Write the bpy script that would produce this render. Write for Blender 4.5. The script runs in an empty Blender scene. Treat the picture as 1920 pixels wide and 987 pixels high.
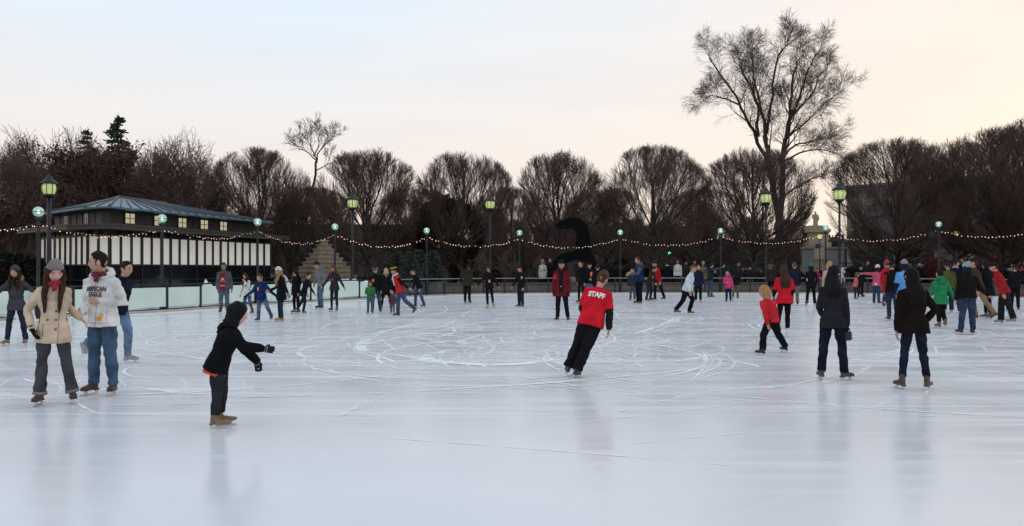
import bpy, bmesh, math, random
from mathutils import Vector, Matrix, noise
from mathutils.bvhtree import BVHTree
random.seed(11)
scene = bpy.context.scene
col = scene.collection
work = bpy.data.scenes.new('work')            # an empty bench where single meshes are evaluated
def bench_mesh(o):
    work.collection.objects.link(o); vl = work.view_layers[0]; vl.update()
    return bpy.data.meshes.new_from_object(o.evaluated_get(vl.depsgraph))
FPX, HZ, CAMH = 1500.0, 504.0, 1.6        # focal length and horizon of the photograph, eye height
V = Vector
R = math.radians

def depth(py): return CAMH * FPX / (py - HZ)
def at(px, d, z=0.0): return V(((px - 960) / FPX * d, d, z))
def zat(py, d): return CAMH + (HZ - py) / FPX * d

# ------------------------------------------------------------------ materials
MATS = {}
def new_mat(name):
    m = bpy.data.materials.new(name); m.use_nodes = True
    nt = m.node_tree
    for n in list(nt.nodes): nt.nodes.remove(n)
    out = nt.nodes.new('ShaderNodeOutputMaterial')
    return m, nt, out
def N(nt, t, **kw):
    n = nt.nodes.new(t)
    for k, v in kw.items():
        if k.startswith('i_'):
            key = k[2:]
            key = int(key) if key.isdigit() else key.replace('_', ' ')
            n.inputs[key].default_value = v
        else: setattr(n, k, v)
    return n
def ramp(nt, stops, interp='LINEAR'):
    n = nt.nodes.new('ShaderNodeValToRGB'); n.color_ramp.interpolation = interp
    e = n.color_ramp.elements
    while len(e) < len(stops): e.new(0.5)
    for el, (p, c) in zip(e, stops):
        el.position = p; el.color = (c, c, c, 1) if isinstance(c, (int, float)) else (*c, 1)
    return n
def surf(name, c, rough=0.8, var=0.25, scale=6.0, bump=0.15, bscale=60.0, metal=0.0, spec=0.4, sheen=0.0, stretch=(1,1,1), c2=None):
    """A worn, slightly uneven surface: base colour varied by noise plus a fine bump."""
    key = (name, tuple(c), rough, var, scale, bump, bscale, metal, sheen, stretch, c2)
    if key in MATS: return MATS[key]
    m, nt, out = new_mat(name)
    b = N(nt, 'ShaderNodeBsdfPrincipled')
    b.inputs['Roughness'].default_value = rough; b.inputs['Metallic'].default_value = metal
    b.inputs['Specular IOR Level'].default_value = spec
    if sheen: b.inputs['Sheen Weight'].default_value = sheen
    tc = N(nt, 'ShaderNodeTexCoord'); mp = N(nt, 'ShaderNodeMapping'); mp.inputs['Scale'].default_value = stretch
    nt.links.new(tc.outputs['Object'], mp.inputs['Vector'])
    n1 = N(nt, 'ShaderNodeTexNoise'); n1.inputs['Scale'].default_value = scale; n1.inputs['Detail'].default_value = 5
    nt.links.new(mp.outputs[0], n1.inputs['Vector'])
    lo = [max(0, x * (1 - var)) for x in c]; hi = [min(1, x * (1 + var)) for x in (c2 or c)]
    r = ramp(nt, [(0.3, lo), (0.7, hi)])
    nt.links.new(n1.outputs['Fac'], r.inputs[0]); nt.links.new(r.outputs[0], b.inputs['Base Color'])
    if bump:
        n2 = N(nt, 'ShaderNodeTexNoise'); n2.inputs['Scale'].default_value = bscale; n2.inputs['Detail'].default_value = 3
        nt.links.new(mp.outputs[0], n2.inputs['Vector'])
        bp = N(nt, 'ShaderNodeBump'); bp.inputs['Strength'].default_value = bump; bp.inputs['Distance'].default_value = 0.02
        nt.links.new(n2.outputs['Fac'], bp.inputs['Height']); nt.links.new(bp.outputs[0], b.inputs['Normal'])
    nt.links.new(b.outputs[0], out.inputs[0])
    MATS[key] = m
    return m
def cloth(c): return surf('cloth', c, 0.95, 0.25, 6, 0.5, 38, spec=0.06)
def denim(c): return surf('denim', tuple(x * 0.72 for x in c), 0.92, 0.30, 5, 0.45, 50, spec=0.06, c2=tuple(min(1, x * 1.25) for x in c))
def skinm(c=(0.46, 0.25, 0.18)): return surf('skin', c, 0.55, 0.10, 12, 0.05, 90)
def hairm(c): return surf('hair', c, 0.65, 0.4, 40, 0.35, 90, spec=0.12, stretch=(1, 1, 0.2))
def leather(c): return surf('leather', c, 0.5, 0.3, 14, 0.2, 60)
def emit(name, c, s, mis=True):
    key = ('emit', name, c, s)
    if key in MATS: return MATS[key]
    m, nt, out = new_mat(name)
    e = N(nt, 'ShaderNodeEmission'); e.inputs[0].default_value = (*c, 1); e.inputs[1].default_value = s
    nt.links.new(e.outputs[0], out.inputs[0])
    if not mis: m.cycles.emission_sampling = 'NONE'
    MATS[key] = m
    return m

# ------------------------------------------------------------------ objects
def tag(o, label=None, cat=None, group=None, kind=None):
    for k, v in (('label', label), ('category', cat), ('group', group), ('kind', kind)):
        if v: o[k] = v
    return o
def link(name, mesh, parent=None):
    o = bpy.data.objects.new(name, mesh); col.objects.link(o)
    if parent is not None: o.parent = parent
    return o
def empty(name, loc=(0, 0, 0), rz=0):
    o = bpy.data.objects.new(name, None); col.objects.link(o)
    o.location = loc; o.rotation_euler = (0, 0, rz); o.empty_display_size = 0.2
    return o
def children(o, cache={}): return [c for c in bpy.data.objects if c.parent == o]
def finish(bm, name, mats, parent=None, smooth=False):
    me = bpy.data.meshes.new(name)
    bmesh.ops.recalc_face_normals(bm, faces=bm.faces)
    bm.to_mesh(me); bm.free()
    for m in (mats if isinstance(mats, (list, tuple)) else [mats]): me.materials.append(m)
    if smooth: me.polygons.foreach_set('use_smooth', [True] * len(me.polygons))
    return link(name, me, parent)
def copy_tree(o, kids):
    c = o.copy(); col.objects.link(c)
    for k in kids:
        q = k.copy(); col.objects.link(q); q.parent = c
    return c

# ------------------------------------------------------------------ shapes in a bmesh
def loft(bm, rings, n=16):
    """rings: (centre, semi-axis u, semi-axis v); closed at both ends."""
    prev = None; first = None
    for c, u, v in rings:
        ring = [bm.verts.new(c + u * math.cos(2 * math.pi * i / n) + v * math.sin(2 * math.pi * i / n)) for i in range(n)]
        if prev:
            for i in range(n): bm.faces.new((prev[i], prev[(i + 1) % n], ring[(i + 1) % n], ring[i]))
        else: first = ring
        prev = ring
    bm.faces.new(first[::-1]); bm.faces.new(prev)
def frame(d, ref=V((0, 1, 0.01))):
    d = d.normalized(); a = ref.cross(d)
    if a.length < 1e-4: a = V((1, 0, 0)).cross(d)
    a.normalize(); return a, d.cross(a)
def tube(bm, pts, rads, n=12, round_ends=True, flat=1.0, ref=V((0, 1, 0.01))):
    pts = [V(p) for p in pts]; rings = []
    for i, p in enumerate(pts):
        d = (pts[min(i + 1, len(pts) - 1)] - pts[max(i - 1, 0)])
        a, b = frame(d, ref); r = rads[i]; dn = d.normalized()
        if i == 0 and round_ends:
            rings += [(p - dn * r * 0.9, a * r * 0.4, b * r * 0.4 * flat), (p - dn * r * 0.55, a * r * 0.82, b * r * 0.82 * flat)]
        rings.append((p, a * r, b * r * flat))
        if i == len(pts) - 1 and round_ends:
            rings += [(p + dn * r * 0.55, a * r * 0.82, b * r * 0.82 * flat), (p + dn * r * 0.9, a * r * 0.4, b * r * 0.4 * flat)]
    loft(bm, rings, n)
def ball(bm, c, rx, ry=None, rz=None, M=None, nu=14, nv=10):
    ry = ry or rx; rz = rz or rx
    M = M or Matrix.Identity(3)
    rings = []
    for j in range(1, nv):
        t = -math.pi / 2 + math.pi * j / nv
        rings.append((c + M @ V((0, 0, rz * math.sin(t))), M @ V((rx * math.cos(t), 0, 0)), M @ V((0, ry * math.cos(t), 0))))
    loft(bm, rings, nu)
def box(bm, c, sx, sy, sz, M=None):
    M = M or Matrix.Identity(3); c = V(c)
    v = [bm.verts.new(c + M @ V((x * sx / 2, y * sy / 2, z * sz / 2))) for x in (-1, 1) for y in (-1, 1) for z in (-1, 1)]
    for f in ((0, 1, 3, 2), (4, 6, 7, 5), (0, 4, 5, 1), (2, 3, 7, 6), (0, 2, 6, 4), (1, 5, 7, 3)):
        bm.faces.new([v[i] for i in f])
def prism(bm, poly, z0, z1):
    a = [bm.verts.new((p[0], p[1], z0)) for p in poly]; b = [bm.verts.new((p[0], p[1], z1)) for p in poly]
    n = len(poly)
    for i in range(n): bm.faces.new((a[i], a[(i + 1) % n], b[(i + 1) % n], b[i]))
    bm.faces.new(a[::-1]); bm.faces.new(b)
def lathe(bm, prof, c=V((0, 0, 0)), n=16):
    loft(bm, [(c + V((0, 0, z)), V((r, 0, 0)), V((0, r, 0))) for r, z in prof], n)

def solid(name, bm, voxel, mats, parent=None, smooth=3, fold=0.0, quilt=0.0, paint=None, freq=9.0, zs=1.7):
    """Fuse the closed shapes of a bmesh into one continuous skin, smooth it and give it folds."""
    me = bpy.data.meshes.new('tmp'); bm.to_mesh(me); bm.free()
    o = bpy.data.objects.new('tmp', me)
    r = o.modifiers.new('r', 'REMESH'); r.mode = 'VOXEL'; r.voxel_size = voxel; r.adaptivity = 0
    if smooth:
        s = o.modifiers.new('s', 'SMOOTH'); s.factor = 0.5; s.iterations = smooth
    out = bench_mesh(o)
    bpy.data.objects.remove(o); bpy.data.meshes.remove(me)
    out.name = name
    if fold or quilt:
        off = V((random.random() * 50, random.random() * 50, 0))
        nrm = [n.vector.copy() for n in out.vertex_normals]; co = []
        for i, p in enumerate([v.co.copy() for v in out.vertices]):
            a = fold * (noise.noise(V((p.x * freq, p.y * freq, p.z * freq * zs)) + off) * 1.3 + 0.6 * noise.noise(V((p.x, p.y, p.z * zs * 0.7)) * freq * 2.4 + off)) if fold else 0
            if quilt: a += quilt * (abs(math.sin(p.z * 42)) - 0.5)
            q = p + nrm[i] * a; co += (q.x, q.y, q.z)
        out.vertices.foreach_set('co', co); out.update()
    for m in (mats if isinstance(mats, (list, tuple)) else [mats]): out.materials.append(m)
    out.polygons.foreach_set('use_smooth', [True] * len(out.polygons))
    if paint:
        for p in out.polygons: p.material_index = paint(p.center)
    return link(name, out, parent)
# ------------------------------------------------------------------ people
def sstep(a, b, x):
    t = max(0, min(1, (x - a) / (b - a))); return t * t * (3 - 2 * t)
def head_shape(bm, C, M, hs, fn, feats=False, nu=30, nv=24):
    rings = []
    grid = []
    for j in range(nv + 1):
        t = -math.pi / 2 + math.pi * j / nv
        row = []
        for i in range(nu):
            a = 2 * math.pi * i / nu
            x, y, z = math.cos(t) * math.cos(a), math.cos(t) * math.sin(a), math.sin(t)
            X, Y, Z = x * 0.076, y * 0.096, z * 0.117
            if z < 0:
                q = -z; X *= 1 - 0.26 * q ** 1.6; Y *= (1 - 0.35 * q) if y > 0 else (1 - 0.06 * q)
            p = V((X, Y, Z)) * fn(x, y, z)
            if feats and y < 0:
                nz = math.exp(-((x / 0.15) ** 2 + ((z + 0.20) / 0.17) ** 2)) * 0.024 + math.exp(-((x / 0.11) ** 2 + ((z + 0.02) / 0.22) ** 2)) * 0.010
                es = math.exp(-(((abs(x) - 0.38) / 0.17) ** 2 + ((z - 0.03) / 0.12) ** 2)) * 0.009
                br = math.exp(-(((abs(x) - 0.36) / 0.26) ** 2 + ((z - 0.20) / 0.09) ** 2)) * 0.004
                lp = math.exp(-((x / 0.26) ** 2 + ((z + 0.52) / 0.07) ** 2)) * 0.007
                ch = math.exp(-((x / 0.3) ** 2 + ((z + 0.85) / 0.15) ** 2)) * 0.008
                p.y -= nz - es + br + lp + ch
            row.append(p)
        grid.append(row)
    vs = [[None] * nu for _ in grid]
    bot = bm.verts.new(C + M @ (grid[0][0] * hs)); top = bm.verts.new(C + M @ (grid[nv][0] * hs))
    for j in range(1, nv):
        for i in range(nu): vs[j][i] = bm.verts.new(C + M @ (grid[j][i] * hs))
    for j in range(1, nv - 1):
        for i in range(nu): bm.faces.new((vs[j][i], vs[j][(i + 1) % nu], vs[j + 1][(i + 1) % nu], vs[j + 1][i]))
    for i in range(nu):
        bm.faces.new((bot, vs[1][(i + 1) % nu], vs[1][i])); bm.faces.new((top, vs[nv - 1][i], vs[nv - 1][(i + 1) % nu]))

DN_ARM = ((0.05, 0.16, -1), (0.22, 0.02, -1))
DN_LEG = ((0.06, 0.05, -1), (-0.05, 0.03, -1))
DEF = dict(yaw=0, tp=4, roll=0, twist=0, hy_=0, hp=6, hr=0, aL=DN_ARM, aR=DN_ARM, lL=DN_LEG, lR=DN_LEG, lean=0, toe=12,
           sex='m', hs=1.0, wide=1.0, skin=(0.46, 0.25, 0.18), hair=('short', (0.02, 0.012, 0.008)), hat=None, hem=-0.10,
           top=(0.012, 0.012, 0.014), topname='jacket', sleeve=None, short=False, quilt=0, legs=(0.02, 0.03, 0.06), legname='jeans',
           flare=0.0, boot=(0.055, 0.028, 0.018), glove=None, scarf=None, tags=(), hood=None, text=None, bulk=1.0, ref='pelvis', noskate=False, collar=True, cuff=None, belt=None)

def fk(s, k):
    """Joints of the figure in its own frame (x its left, -y ahead, z up), feet on the ground."""
    fem = s['sex'] == 'f'; kid = s['sex'] == 'k'
    J = {}
    T = Matrix.Rotation(R(s['twist']), 3, 'Z') @ Matrix.Rotation(R(s['roll']), 3, 'Y') @ Matrix.Rotation(R(s['tp']), 3, 'X')
    H = Matrix.Rotation(R(s['hy_']), 3, 'Z') @ Matrix.Rotation(R(s['hr']), 3, 'Y') @ Matrix.Rotation(R(s['hp']), 3, 'X')
    sw = (0.148 if fem else 0.168) * s['wide'] * k; hw = 0.080 * k
    legk = 0.92 if kid else 1.0
    J['pel'] = V((0, 0, 0)); J['neck'] = T @ V((0, 0.005, 0.53)) * k
    J['head'] = J['neck'] + (T @ V((0, -0.012, 0.070)) + H @ V((0, -0.015, 0.095 * s['hs']))) * k
    for sd, L in ((1, 'L'), (-1, 'R')):
        a, b = s['a' + L]; ld = s['l' + L]
        vec = lambda q: V((q[1] * sd, -q[0], q[2])).normalized()
        sh = T @ V((sd * sw, 0, 0.452 * k)); el = sh + T @ vec(a) * 0.295 * k; wr = el + T @ vec(b) * 0.25 * k
        hp = V((sd * hw, 0, -0.01 * k)); kn = hp + vec(ld[0]) * 0.43 * k * legk; an = kn + vec(ld[1]) * 0.41 * k * legk
        J['sh' + L], J['el' + L], J['wr' + L], J['hd' + L] = sh, el, wr, (T @ vec(s.get('h' + L, b)))
        J['hp' + L], J['kn' + L], J['an' + L] = hp, kn, an
    lo = min(J['anL'].z, J['anR'].z)
    for sd, L in ((1, 'L'), (-1, 'R')):
        toe = Matrix.Rotation(R(s.get('toe' + L, s['toe'])) * sd, 3, 'Z')
        fd = toe @ V((0, -1, 0)); up = V((0, 0, 1))
        if J['an' + L].z > lo + 0.07 * k:
            up = (J['kn' + L] - J['an' + L]).normalized(); fd = (fd - up * fd.dot(up)).normalized()
        J['fd' + L], J['up' + L] = fd, up
    M = Matrix.Rotation(R(-s['yaw']), 3, 'Z') @ Matrix.Rotation(R(s['lean']), 3, 'Y') @ Matrix.Rotation(R(s['yaw']), 3, 'Z')
    for q in J: J[q] = M @ J[q]
    J['T'], J['H'] = M @ T, M @ H
    sole = 0.146 * k if not s['noskate'] else 0.085 * k
    z = min((J['an' + L] - J['up' + L] * sole).z for L in 'LR')
    sup = 'L' if (J['anL'] - J['upL'] * sole).z <= (J['anR'] - J['upR'] * sole).z else 'R'
    o = J['pel'] if s['ref'] == 'pelvis' else (J['head'] if s['ref'] == 'head' else J['an' + sup])
    sh = V((-o.x, -o.y, -z))
    for q in J:
        if q not in ('T', 'H') and q[:2] not in ('fd', 'up', 'hd'): J[q] = J[q] + sh
    hat = {'beanie': 0.034, 'cap': 0.014, 'brim': 0.05, 'pom': 0.05}.get((s['hat'] or ('',))[0], 0.008)
    J['top'] = (J['head'] + J['H'] @ V((0, 0, (0.117 * s['hs'] + hat) * k))).z
    return J

def hand(bm, J, L, sd, k, g=1.0, fat=1.0):
    W = J['wr' + L]; d = J['hd' + L].normalized(); T = J['T']
    n = T @ V((-sd, 0.1, 0)); n = (n - d * n.dot(d)).normalized()         # palm faces the body
    t = d.cross(n) * 1.0; fwd = T @ V((0, -1, 0.3))
    if t.dot(fwd) < 0: t = -t                                             # thumb side ahead
    P0 = W + d * 0.012 * k
    loft(bm, [(P0, t * 0.026 * g * k, n * 0.021 * g * k), (P0 + d * 0.04 * k, t * 0.040 * g * k, n * 0.017 * g * k),
              (P0 + d * 0.085 * k, t * 0.043 * g * k, n * 0.014 * g * k), (P0 + d * 0.098 * k, t * 0.036 * g * k, n * 0.010 * g * k)], 10)
    r = 0.0095 * g * k * fat
    for i, ln in enumerate((0.070, 0.080, 0.075, 0.058)):
        o = (1.5 - i) * 0.0205 * g * k
        b = P0 + d * 0.085 * k + t * o; sp = (1.5 - i) * 0.07
        d1 = (d + n * 0.22 + t * sp).normalized(); d2 = (d + n * 0.75 + t * sp).normalized(); d3 = (d + n * 1.3).normalized()
        p1 = b + d1 * ln * 0.5 * k; p2 = p1 + d2 * ln * 0.33 * k; p3 = p2 + d3 * ln * 0.25 * k
        tube(bm, [b - d * 0.02 * k, p1, p2, p3], [r * 1.08, r, r * 0.95, r * 0.8], 8)
    b = P0 + d * 0.022 * k + t * 0.028 * k
    p1 = b + (d * 0.65 + t * 0.7 + n * 0.25).normalized() * 0.042 * k; p2 = p1 + (d + t * 0.25 + n * 0.35).normalized() * 0.032 * k
    tube(bm, [b - t * 0.015 * k, p1, p2], [r * 1.35, r * 1.15, r * 0.9], 8)

def patch(name, target, T, pel, k, pts, faces, mat, parent, back=False, off=0.004):
    """Lay a flat shape, given in metres across the chest or back, on the cloth of the target."""
    bvh = BVHTree.FromPolygons([v.co for v in target.data.vertices], [p.vertices[:] for p in target.data.polygons])
    sg = -1 if not back else 1
    d = T @ V((0, -sg, 0)); vs = []
    for a, b in pts:
        o = pel + T @ V((a * (1 if not back else -1) * k, sg * 0.7 * k, b * k))
        h = bvh.ray_cast(o, d)
        p = h[0] if h[0] is not None else o + d * 0.58 * k
        vs.append(p - d * off)
    me = bpy.data.meshes.new(name); me.from_pydata(vs, [], faces); me.materials.append(mat)
    return link(name, me, parent)
def grid_pts(x0, x1, z0, z1, nx=6, nz=6):
    pts = [(x0 + (x1 - x0) * i / nx, z0 + (z1 - z0) * j / nz) for j in range(nz + 1) for i in range(nx + 1)]
    w = nx + 1
    return pts, [(j * w + i, j * w + i + 1, (j + 1) * w + i + 1, (j + 1) * w + i) for j in range(nz) for i in range(nx)]
def text_shape(txt, size, bold=0.0, sx=1.0, arch=0.0):
    cu = bpy.data.curves.new('lettering', 'FONT'); cu.body = txt; cu.size = size; cu.align_x = 'CENTER'; cu.offset = bold
    o = bpy.data.objects.new('lettering', cu); me = bench_mesh(o)
    bm = bmesh.new(); bm.from_mesh(me); bmesh.ops.remove_doubles(bm, verts=bm.verts, dist=1e-5); bmesh.ops.triangulate(bm, faces=bm.faces)
    bmesh.ops.subdivide_edges(bm, edges=[e for e in bm.edges if e.calc_length() > 0.02], cuts=1)
    bmesh.ops.triangulate(bm, faces=bm.faces)
    pts = [(v.co.x * sx, v.co.y - arch * (v.co.x * sx) ** 2) for v in bm.verts]; fs = [tuple(v.index for v in f.verts) for f in bm.faces]
    bm.free(); bpy.data.objects.remove(o); bpy.data.curves.remove(cu); bpy.data.meshes.remove(me)
    return pts, fs

N_PEOPLE = 0
def person(px, fy, hy, yaw, label, group=None, d=None, **kw):
    global N_PEOPLE
    s = dict(DEF); s.update(kw); s['yaw'] = yaw; s['hs'] *= 1.13; s['bulk'] *= 1.06
    if d is None: d = depth(fy); gz = 0.0
    else: gz = -0.02; fy = HZ + (CAMH - gz) * FPX / d
    k = (fy - hy) / FPX * d / fk(s, 1.0)['top']
    J = fk(s, k)
    X = (px - 960) / FPX * d
    for L, sd in (('L', 1), ('R', -1)):                      # an arm that reaches for a point in the scene
        if s.get('reach' + L):
            tpx, tpy, td = s['reach' + L]; W = Matrix.Rotation(R(yaw), 4, 'Z'); W.translation = (X, d, gz)
            tg = W.inverted() @ at(tpx, td, zat(tpy, td)); sh = J['sh' + L]; dv = tg - sh; a_, b_ = 0.295 * k, 0.25 * k; q = min(dv.length, (a_ + b_) * 0.995); dn = dv.normalized()
            x = (q * q + a_ * a_ - b_ * b_) / (2 * q); h = math.sqrt(max(0, a_ * a_ - x * x)); pole = J['T'] @ V((sd * 0.25, 0.45, -1.0)); pole = (pole - dn * pole.dot(dn)).normalized()
            J['el' + L] = sh + dn * x + pole * h; J['wr' + L] = sh + dn * q; J['hd' + L] = (J['wr' + L] - J['el' + L]).normalized()
    T, H = J['T'], J['H']; fem = s['sex'] == 'f'; kid = s['sex'] == 'k'
    near = d < 17; mid = d < 34
    vx = 0.0075 if near else (0.011 if mid else 0.016)
    if kid: vx *= 0.85
    fat = 1.0 if near else (1.15 if mid else 1.5)
    w = s['wide'] * s['bulk']; sk = skinm(s['skin'])
    pel, hc, hs = J['pel'], J['head'], s['hs'] * k
    # ---- body: one skin
    bm = bmesh.new()
    head_shape(bm, hc, H, hs, lambda x, y, z: 1.0, True)
    for sd in (1, -1): ball(bm, hc + H @ V((sd * 0.076, 0.008, -0.005)) * hs, 0.010 * hs, 0.019 * hs, 0.030 * hs, H, 8, 6)
    tube(bm, [J['neck'] - T @ V((0, 0, 0.06 * k)), J['neck'], hc + H @ V((0, 0.018, -0.06)) * hs], [0.058 * k, 0.053 * k, 0.055 * k])
    fx = 0.86
    def torso(b, prof, off=V((0, 0, 0))):
        loft(b, [(pel + T @ (V((0, yy, z)) + off) * k, T @ V((rx * k, 0, 0)), T @ V((0, ry * k, 0))) for z, rx, ry, yy in prof], 22)
    core = [(-0.09, 0.10, 0.08, 0), (0, 0.145, 0.10, 0), (0.12, 0.125, 0.085, 0), (0.30, 0.15, 0.095, 0), (0.44, 0.15, 0.085, 0.005), (0.52, 0.07, 0.06, 0.008)]
    torso(bm, [(z, a * s['wide'], b, c) for z, a, b, c in core])
    for sd, L in ((1, 'L'), (-1, 'R')):
        sh = J['sh' + L]
        tube(bm, [sh - T @ V((sd * 0.06 * k, 0, 0)), sh, J['el' + L], J['wr' + L]], [0.045 * k, 0.045 * k, 0.034 * k, 0.026 * k], 10)
        tube(bm, [J['hp' + L], J['kn' + L], J['an' + L]], [0.068 * k, 0.048 * k, 0.034 * k], 10)
        tube(bm, [J['an' + L], J['an' + L] - J['up' + L] * 0.05 * k, J['an' + L] - J['up' + L] * 0.05 * k + J['fd' + L] * 0.13 * k], [0.032 * k, 0.026 * k, 0.024 * k], 8)
        gl = s['glove'] and L in (s.get('one_glove') or 'LR'); hand(bm, J, L, sd, k * (0.84 if gl else 1.0), 0.62 if gl else 1.0, fat)
    Hi = H.inverted()
    def lips(c):
        q = Hi @ (c - hc) / hs
        return 1 if abs(q.x) < 0.020 and -0.067 < q.z < -0.056 and q.y < -0.06 else 0
    body = solid('person', bm, vx if not near else 0.0062, [sk, surf('lips', (0.34, 0.12, 0.10) if s['sex'] == 'f' else (0.36, 0.17, 0.13), 0.5, 0.1)], None, 2, paint=lips if mid else None)
    X = (px - 960) / FPX * d
    body.location = (X, d, gz); body.rotation_euler = (0, 0, R(yaw))
    tag(body, label, 'person', group)
    if mid and abs(((yaw + s['hy_'] + 180) % 360) - 180) < 115:
        for sd in (1, -1):
            b = bmesh.new(); ball(b, hc + H @ V((sd * 0.030, -0.079, 0.004)) * hs, 0.0125 * hs, 0.009 * hs, 0.0075 * hs, H, 8, 6)
            finish(b, 'eye', surf('eye', (0.035, 0.022, 0.016), 0.2, 0.1), body, True)
            b = bmesh.new(); tube(b, [hc + H @ V((sd * 0.014, -0.089, 0.023)) * hs, hc + H @ V((sd * 0.032, -0.087, 0.027)) * hs, hc + H @ V((sd * 0.050, -0.074, 0.021)) * hs], [0.0035 * hs] * 3, 6, True, 1)
            finish(b, 'eyebrow', hairm(s['hair'][1]), body, True)
    # ---- top
    hem = s['hem']; fa = 0.94 if fem else 1.0
    tc = cloth(s['top']); pw = 1.0 * w * fa
    hemw = (0.196 if fem else 0.184) if hem > -0.14 else (0.204 if fem else 0.192) + 0.045 * min(1, (-hem - 0.14) / 0.2)
    waist = 0.140 if fem else 0.160
    prof = [(hem, hemw * pw, (0.138 + 0.03 * max(0, min(1, (-hem - 0.12) / 0.2))) * s['bulk'], 0), (max(-0.02, hem + 0.03), (0.192 if fem else 0.180) * pw, 0.136 * s['bulk'], 0), (0.13, waist * pw, 0.112 * s['bulk'], 0),
            (0.30, 0.178 * pw, 0.128 * s['bulk'], -0.006), (0.40, 0.18 * pw, 0.115 * s['bulk'], 0), (0.462, 0.155 * pw, 0.092 * s['bulk'], 0.004), (0.503, 0.108 * pw, 0.078, 0.008), (0.535, 0.072 * pw, 0.066, 0.01), (0.545, 0.06, 0.058, 0.01)]
    bm = bmesh.new(); torso(bm, prof)
    sb = bmesh.new() if s['sleeve'] else bm
    ba = s['bulk'] * (0.92 if fem else 1.0) * (1.12 if kid else 1.0)
    for sd, L in ((1, 'L'), (-1, 'R')):
        sh, el, wr = J['sh' + L], J['el' + L], J['wr' + L]
        inn = sh - T @ V((sd * 0.07 * k, 0, 0.0))
        m1 = sh.lerp(el, 0.5); m2 = el.lerp(wr, 0.5)
        if s['short']: tube(sb, [sh.lerp(el, 0.35), sh.lerp(el, 0.6), el, m2, wr], [0.050 * k * ba, 0.055 * k * ba, 0.052 * k * ba, 0.049 * k * ba, 0.041 * k * ba], 14)
        else: tube(sb, [inn, sh, m1, el, m2, wr], [0.066 * k * ba, 0.066 * k * ba, 0.060 * k * ba, 0.054 * k * ba, 0.050 * k * ba, 0.041 * k * ba], 14)
        if s['short']: tube(bm, [inn, sh, m1, sh.lerp(el, 0.86)], [0.074 * k, 0.076 * k, 0.074 * k, 0.078 * k], 14, False)
        elif s['sleeve']: tube(bm, [inn, sh], [0.07 * k * ba, 0.072 * k * ba], 12)
    if s['collar']: tube(bm, [J['neck'] - T @ V((0, 0, 0.03 * k)), J['neck'] + T @ V((0, 0.0, 0.045 * k))], [0.082 * k, 0.074 * k], 14, False)
    if s['hood']:
        b = bmesh.new()
        pts = [T @ V((math.sin(a) * 0.115, 0.02 - math.cos(a) * 0.085, 0.545 - 0.05 * math.cos(a))) * k + pel for a in [R(x) for x in range(35, 330, 22)]]
        tube(b, pts, [0.040 * k] * 2 + [0.050 * k] * (len(pts) - 4) + [0.040 * k] * 2, 10)
        ball(b, pel + T @ V((0, 0.13, 0.47)) * k, 0.11 * k, 0.055 * k, 0.09 * k, T)
        hood = (b, s['hood'])
    else: hood = None
    fold = 0.0085 if near else 0.0065
    top = solid(s['topname'], bm, max(vx, 0.009), tc, body, 4 if near else 2, fold * k, s['quilt'] * k)
    if hood: solid('hood', hood[0], max(vx, 0.009), cloth(hood[1]) if len(hood[1]) == 3 else surf('fur', hood[1][:3], 0.95, 0.4, 60, 1.0, 80), top, 2, 0.012 * k, freq=22)
    if s['sleeve']: solid('undershirt' if s['short'] else 'shirt', sb, max(vx, 0.009), cloth(s['sleeve']), body, 3, fold * k)
    if s['belt']:
        bm = bmesh.new(); loft(bm, [(pel + T @ V((0, 0, z)) * k, T @ V((0.158 * pw * k, 0, 0)), T @ V((0, 0.126 * k, 0))) for z in (0.105, 0.145)], 22)
        finish(bm, 'belt', cloth(s['belt']), top, True)
    # ---- trousers
    bm = bmesh.new(); lc = denim(s['legs']) if s['legname'] == 'jeans' else cloth(s['legs'])
    hpw = 0.165 if fem else 0.163
    torso(bm, [(-0.11, hpw * 0.86 * w, 0.11, 0), (-0.03, hpw * w, 0.122, 0.005), (0.06, 0.150 * w, 0.108, 0), (0.12, 0.138 * w, 0.098, 0)])
    lw = s.get('lw', 0.92 if fem else 1.02) * 1.10; fl = s['flare']
    for sd, L in ((1, 'L'), (-1, 'R')):
        hp, kn, an = J['hp' + L], J['kn' + L], J['an' + L]; dn = (an - kn).normalized()
        e = an + dn * 0.012 * k if fl or not s.get('slim') else an - dn * 0.05 * k
        tube(bm, [hp + V((0, 0, 0.02 * k)), hp.lerp(kn, 0.45), kn, kn.lerp(e, 0.5), kn.lerp(e, 0.85), e],
             [0.080 * k * lw, 0.084 * k * lw, 0.066 * k * lw, (0.060 + fl * 0.35) * k * lw, (0.056 + fl * 0.8) * k * lw, (0.055 + fl) * k * lw], 14, False)
    leg = solid(s['legname'], bm, max(vx, 0.009), lc, body, 2, fold * 1.25 * k, freq=7)
    if s.get('orange'):
        bm = bmesh.new(); loft(bm, [(pel + T @ V((0, 0, z)) * k, T @ V((a * w * k, 0, 0)), T @ V((0, b_ * k * s['bulk'], 0))) for z, a, b_ in ((hem - 0.045, 0.166, 0.122), (hem, 0.168, 0.124), (hem + 0.06, 0.165, 0.122))], 20)
        solid('shirt_hem', bm, 0.008, cloth((0.62, 0.09, 0.02)), body, 1, 0.008 * k)
    if s['cuff']:
        for L in 'LR':
            an = J['an' + L]; dn = (an - J['kn' + L]).normalized(); b = bmesh.new()
            tube(b, [an - dn * 0.028 * k, an + dn * 0.016 * k], [(0.060 + fl) * k * lw, (0.063 + fl) * k * lw], 16, False)
            solid('cuff', b, 0.009, cloth(s['cuff']), leg, 1, 0.004)
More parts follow.
